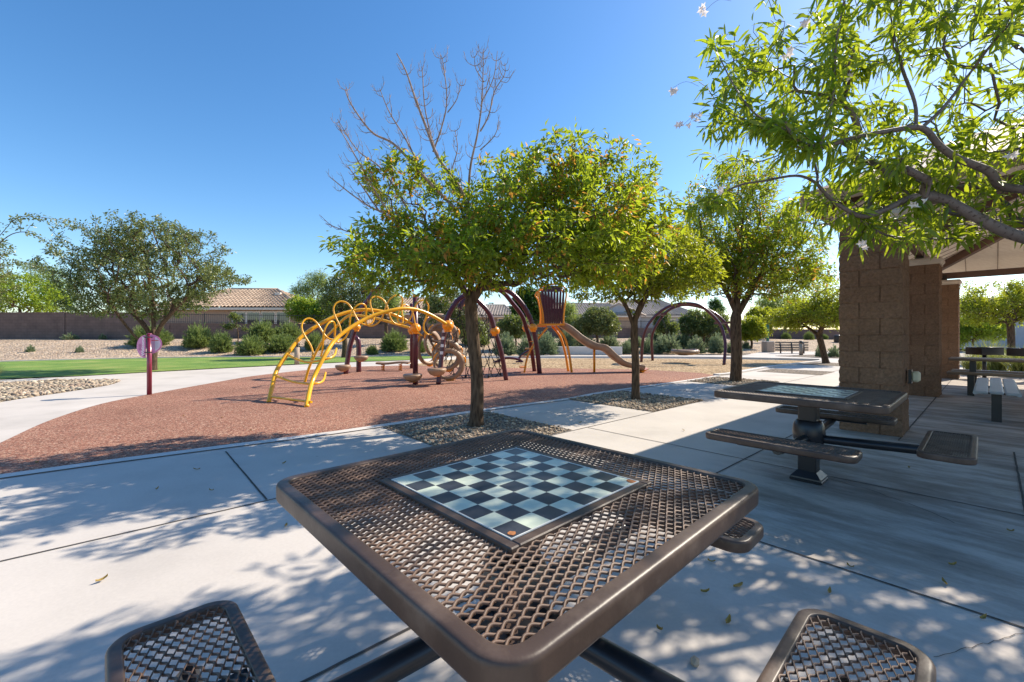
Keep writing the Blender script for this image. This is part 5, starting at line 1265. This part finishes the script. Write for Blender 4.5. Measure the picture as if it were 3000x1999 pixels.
# swing
sw = thing('basket_swing', 'dark purple double-arch swing frame with a tan basket seat', 'swing', G(1995, 1062))
f1_ = PC([(1879, 1061), (1883, 1000), (1894, 960), (1919, 927), (1947, 905), (1974, 894), (2010, 889), (2050, 896), (2085, 922), (2110, 952), (2122, 988), (2125, 1020), (2121, 1070)], 19.4, 17.5)
f2_ = PC([(1912, 1057), (1909, 1000), (1915, 969), (1933, 936), (1955, 912), (1983, 898), (2015, 894), (2060, 903), (2099, 922), (2126, 949), (2143, 988), (2148, 1030), (2145, 1066)], 20.4, 18.2)
for c in (f1_, f2_): k = MB(); k.tube(c, .062, 12); k.build('arch', M['purple'], sw)
for t_x in (.28, .74): k = MB(); k.box((at(f1_, t_x) + at(f2_, t_x)) / 2, (.25, .95, .08)); k.build('crossbar', M['purple'], sw)
sc_ = P(2007, 1036, 18.8); k = MB(); n = 30; vs = []
k.tube([sc_ + Vector((.50 * math.cos(a * 2 * math.pi / n), .50 * math.sin(a * 2 * math.pi / n), .08 + .02 * math.cos(a * 4 * math.pi / n))) for a in range(n)], .095, 10, closed=True)
k.lathe([(.3, -.06), (.44, 0), (.46, .06)], sc_, 24); k.build('basket_seat', M['tan'], sw)
k = MB(); k.lathe([(.2, -.075), (.22, -.062)], sc_ + Vector((-.12, -.1, 0)), 18); k.build('seat_hole', M['darkbrown'], sw)
hA, hB = (at(f1_, .28) + at(f2_, .28)) / 2, (at(f1_, .74) + at(f2_, .74)) / 2; k = MB()
for h_, sx in ((hA, -1), (hB, 1)):
    for sy in (-.3, .3): k.tube([h_, sc_ + Vector((sx * .42, sy, .12))], .011, 5)
k.build('rope', M['rope'], sw)
# low purple rocker in the mulch
ro = thing('rocker', 'low dark purple curved see-saw bars behind the purple posts', 'see-saw', P(1500, 1055, 18.5).xy.to_3d())
k = MB(); k.tube(PC([(1450, 1061), (1465, 1056), (1480, 1050), (1500, 1050), (1520, 1054), (1530, 1060)], 18.3), .05, 8); k.tube(PC([(1518, 1053), (1530, 1040), (1545, 1030), (1562, 1024)], 18.6), .05, 8); k.build('bar', M['purple'], ro)
for q_ in (P(1455, 1061, 18.3), P(1522, 1060, 18.3), P(1562, 1023, 18.6)): k = MB(); k.box(q_, (.32, .22, .06), bev=.02); k.build('seat', M['purple'], ro)

# ------------------------------------------------------------------ welcome sign
def text_mesh(body, size, ext=.0008):
    c = bpy.data.curves.new('txt', 'FONT'); c.body = body; c.size = size; c.extrude = ext; c.align_x = 'CENTER'; c.align_y = 'CENTER'; c.resolution_u = 3; c.offset = .0022
    o = bpy.data.objects.new('txt', c); COL.objects.link(o); dg = bpy.context.evaluated_depsgraph_get(); dg.update()
    me = bpy.data.meshes.new_from_object(o.evaluated_get(dg)); COL.objects.unlink(o); bpy.data.objects.remove(o); return me
sp_ = G(437.5, 1157); sg = thing('welcome_sign', 'burgundy post with lilac half-round Welcome panels at the edge of the red surface', 'sign', sp_)
k = MB(); k.tube([sp_, sp_ + Vector((0, 0, 1.25))], .043, 18); k.build('post', M['burgundy'], sg)
k = MB(); k.lathe([(.048, 1.245), (.048, 1.262), (.02, 1.275)], sp_, 18); k.build('post_cap', M['burgundy'], sg)
def disc_seg(r, a0, a1, th, x0=0):
    pts = [(x0 + r * math.cos(R(a0 + (a1 - a0) * i / 30)), 0, r * math.sin(R(a0 + (a1 - a0) * i / 30))) for i in range(31)]
    k = MB(); k.prism(pts, (0, th, 0)); return k
def place(o, loc, rz): o.location = Vector(loc) - Vector(sg.location); o.rotation_euler = (0, 0, rz)
zc = sp_.z + 1.0
lp_ = disc_seg(.235, 90, 270, .008).build('panel', M['lilac'], sg, False); place(lp_, (sp_.x - .04, sp_.y - .05, zc), R(-14))
rp_ = disc_seg(.20, -78, 90, .008).build('panel', M['lilac'], sg, False); place(rp_, (sp_.x + .05, sp_.y - .05, zc + .05), R(28))
k = disc_seg(.165, -62, 62, .004, -.01); ip = k.build('print', M['lilac_light'], rp_, False); ip.location = (.02, -.005, .0)
k = MB(); k.box((.085, -.008, .075), (.12, .003, .016)); k.build('heading', M['print_red'], rp_, False)
k = MB()
for i in range(7): k.box((.08, -.008, .045 - i * .022), (.125 if i % 3 else .09, .003, .008))
k.build('text_lines', M['print_grey'], rp_, False)
me = text_mesh('Welcome', .098); me.materials.append(M['white']); wt = link('lettering', me, lp_); wt.location = (-.062, -.003, -.0); wt.rotation_euler = (R(90), R(-90), 0)
k = MB()
for i in range(9): k.box((-.145 + (i % 2) * .003, -.003, .05 - i * .016), (.07 if i % 4 else .045, .003, .006))
k.build('text_lines', M['print_dark'], lp_, False)
k = MB()
for z_ in (.19, -.12): 
    k.box((sp_.x + .03, sp_.y - .06, zc + z_), (.14, .03, .022))
for z_ in (.20, -.19): k.tube([(sp_.x - .06, sp_.y - .068, zc + z_), (sp_.x - .06, sp_.y - .04, zc + z_)], .008, 8)
k.build('bracket', M['blackmetal'], sg)

# ------------------------------------------------------------------ bollards, bench, bins, seat wall
def bollard(label, px, py, h, r):
    c = G(px, py); o = thing('bollard_light', label, 'bollard', c, 0, 'bollard lights beside the path')
    k = MB(); k.tube([c, c + Vector((0, 0, h * .78))], r, 20); k.build('shaft', M['bin'], o)
    k = MB()
    for i in range(4): k.lathe([(r * .98, h * .78 + i * h * .04), (r * 1.0, h * .78 + i * h * .04 + h * .018), (r * .86, h * .78 + i * h * .04 + h * .03)], c, 18)
    k.lathe([(r, h * .93), (r, h * .96), (r * .75, h * .99), (r * .2, h)], c, 18); k.build('louvre', M['blackmetal'], o)
bollard('pinkish bollard light behind the yellow climber rails', 870, 1068, .92, .1)
bollard('bollard light in front of the far park bench', 2347, 1041, .86, .105)
c = G(2300, 1036); o = thing('park_bench', 'slatted park bench with backrest seen from behind, right of the square bin', 'bench', G(2319, 1034)); d = c.y
for i in range(4): k = MB(); p0, p1 = P(2271, 1004 + i * 7.2, d), P(2368, 1004 + i * 7.2, d); k.box((p0 + p1) / 2, ((p1 - p0).length, .03, .11)); k.build('slat', M['plank'], o)
k = MB(); p0, p1 = P(2271, 1018, d), P(2368, 1018, d); k.box((p0 + p1) / 2 + Vector((0, .28, -.06)), ((p1 - p0).length, .45, .04)); k.build('seat', M['plank'], o)
for x in (2286, 2319, 2354): k = MB(); k.tube([P(x - 2, 1004, d) + Vector((0, -.04, 0)), P(x, 1022, d) + Vector((0, -.05, 0)), Vector((P(x + 1, 1030, d).x, d, 0))], .045, 6); k.build('leg', M['darkbrown'], o)
c = G(2250, 1032.5); o = thing('litter_bin', 'square exposed-aggregate litter bin left of the park bench', 'bin', c)
k = MB(); k.box(c + Vector((0, 0, .37)), (.62, .55, .74), R(8), bev=.03); k.build('shell', M['bin'], o); k = MB(); k.box(c + Vector((0, 0, .755)), (.56, .5, .03), R(8), bev=.01); k.build('lid', M['kerbc'], o)
c = Vector(((2454 - CX) / F * 40, 40, .25)); o = thing('litter_bin', 'dark litter bin far back next to the pillar edge', 'bin', c)
k = MB(); k.lathe([(.26, 0), (.29, .1), (.3, .8), (.3, .85)], c, 18); k.build('shell', M['blackmetal'], o); k = MB(); k.lathe([(.31, .85), (.3, .9), (.1, .95)], c, 18); k.build('lid', M['blackmetal'], o)
c = Vector(((2249 - CX) / F * 38, 38, .3)); o = thing('shower_post', 'green hooked post behind the park bench', 'post', c)
k = MB(); k.tube(PC([(2249, 1004), (2249, 960), (2250, 949), (2256, 941), (2266, 938), (2274, 938)], 38), .11, 10); k.build('pole', M['green'], o)
k = MB(); p0, p1 = G(1612, 1040), G(1824, 1041); d_ = p1 - p0; k.box((p0 + p1) / 2 + Vector((0, .2, .25)), (d_.length, .4, .5), math.atan2(d_.y, d_.x), bev=.02)
tag(k.build('seat_wall', M['kerbc']), 'low pale concrete seat wall behind the slide', 'wall')
# ------------------------------------------------------------------ litter
lf = random.Random(21)
spots = [(297, 1705, .045), (838, 1544, .05), (2163, 1722, .075), (2065, 1740, .04), (2085, 1650, .04), (2430, 1740, .04), (2768, 1713, .045), (2790, 1660, .035), (2133, 1827, .05), (2492, 1665, .03), (2880, 1818, .035), (577, 1378, .05), (832, 1360, .04), (2003, 1263, .04), (2663, 1373, .04), (108, 1358, .05), (650, 1225, .05), (538, 1220, .05), (1700, 1240, .04), (460, 1436, .03), (1932, 1850, .03), (2960, 1560, .03), (735, 1263, .03), (620, 1440, .03)]
where = ['on the sunny paving at lower left', 'on the paving beside the near table left corner', 'largest curled one on the dappled paving right of the near table', 'small one left of the largest curled leaf', 'small dark one below the table right corner', 'on the dappled paving right of the largest', 'greenish one on the dappled paving far right', 'dark one at the edge of the shade at right', 'flat grey one below the largest', 'tiny one beside the diagonal joint', 'tiny one near the thin crack', 'on the shaded paving by the red edge', 'by the paving joint left of the table', 'yellow one left of the far chess seat', 'green one under the far chess seat', 'on the red surface near the left edge', 'on the red surface left of the climber', 'on the red surface between sign and climber', 'on the pale paving behind the near table', 'faint one on the shaded paving at left', 'small one left of the pebble', 'pale one in the shade at the right edge', 'tiny one on the red surface near the climber foot', 'tiny one in the shade at left']
for i, (x, y, s) in enumerate(spots):
    c = G(x, y); a = lf.uniform(0, 6.28); u = Vector((math.cos(a), math.sin(a), 0)); w = Vector((-u.y, u.x, 0)); k = MB(); vs = []
    for t, ww, z_ in ((-.5, .05, .012), (-.2, .28, .005), (.15, .32, .006), (.4, .16, .014), (.55, .02, .02)):
        vs += [c + u * s * t + w * s * ww * .6 + Vector((0, 0, z_ + .008 + lf.uniform(0, .004))), c + u * s * t + Vector((0, 0, z_ * .6 + .005)), c + u * s * t - w * s * ww * .6 + Vector((0, 0, z_ + .006))]
    k.add(vs, [(j * 3 + m_, j * 3 + m_ + 1, j * 3 + m_ + 4, j * 3 + m_ + 3) for j in range(4) for m_ in range(2)], 0, True)
    tag(k.build('fallen_leaf', M['dry_leaf']), 'fallen dry leaf, ' + where[i], 'leaf', 'fallen leaves')
c = G(2037, 1948); me = bpy.data.meshes.new('pebble'); k = MB(); k.add([tuple(Vector(v) * .019 * random.Random(i).uniform(.8, 1.2) + c + Vector((0, 0, .012))) for i, v in enumerate(ICO)], [tuple(f) for f in ICF], 0, False)
tag(k.build('pebble', M['stone']), 'single dark pebble on the paving right of the near table', 'pebble')
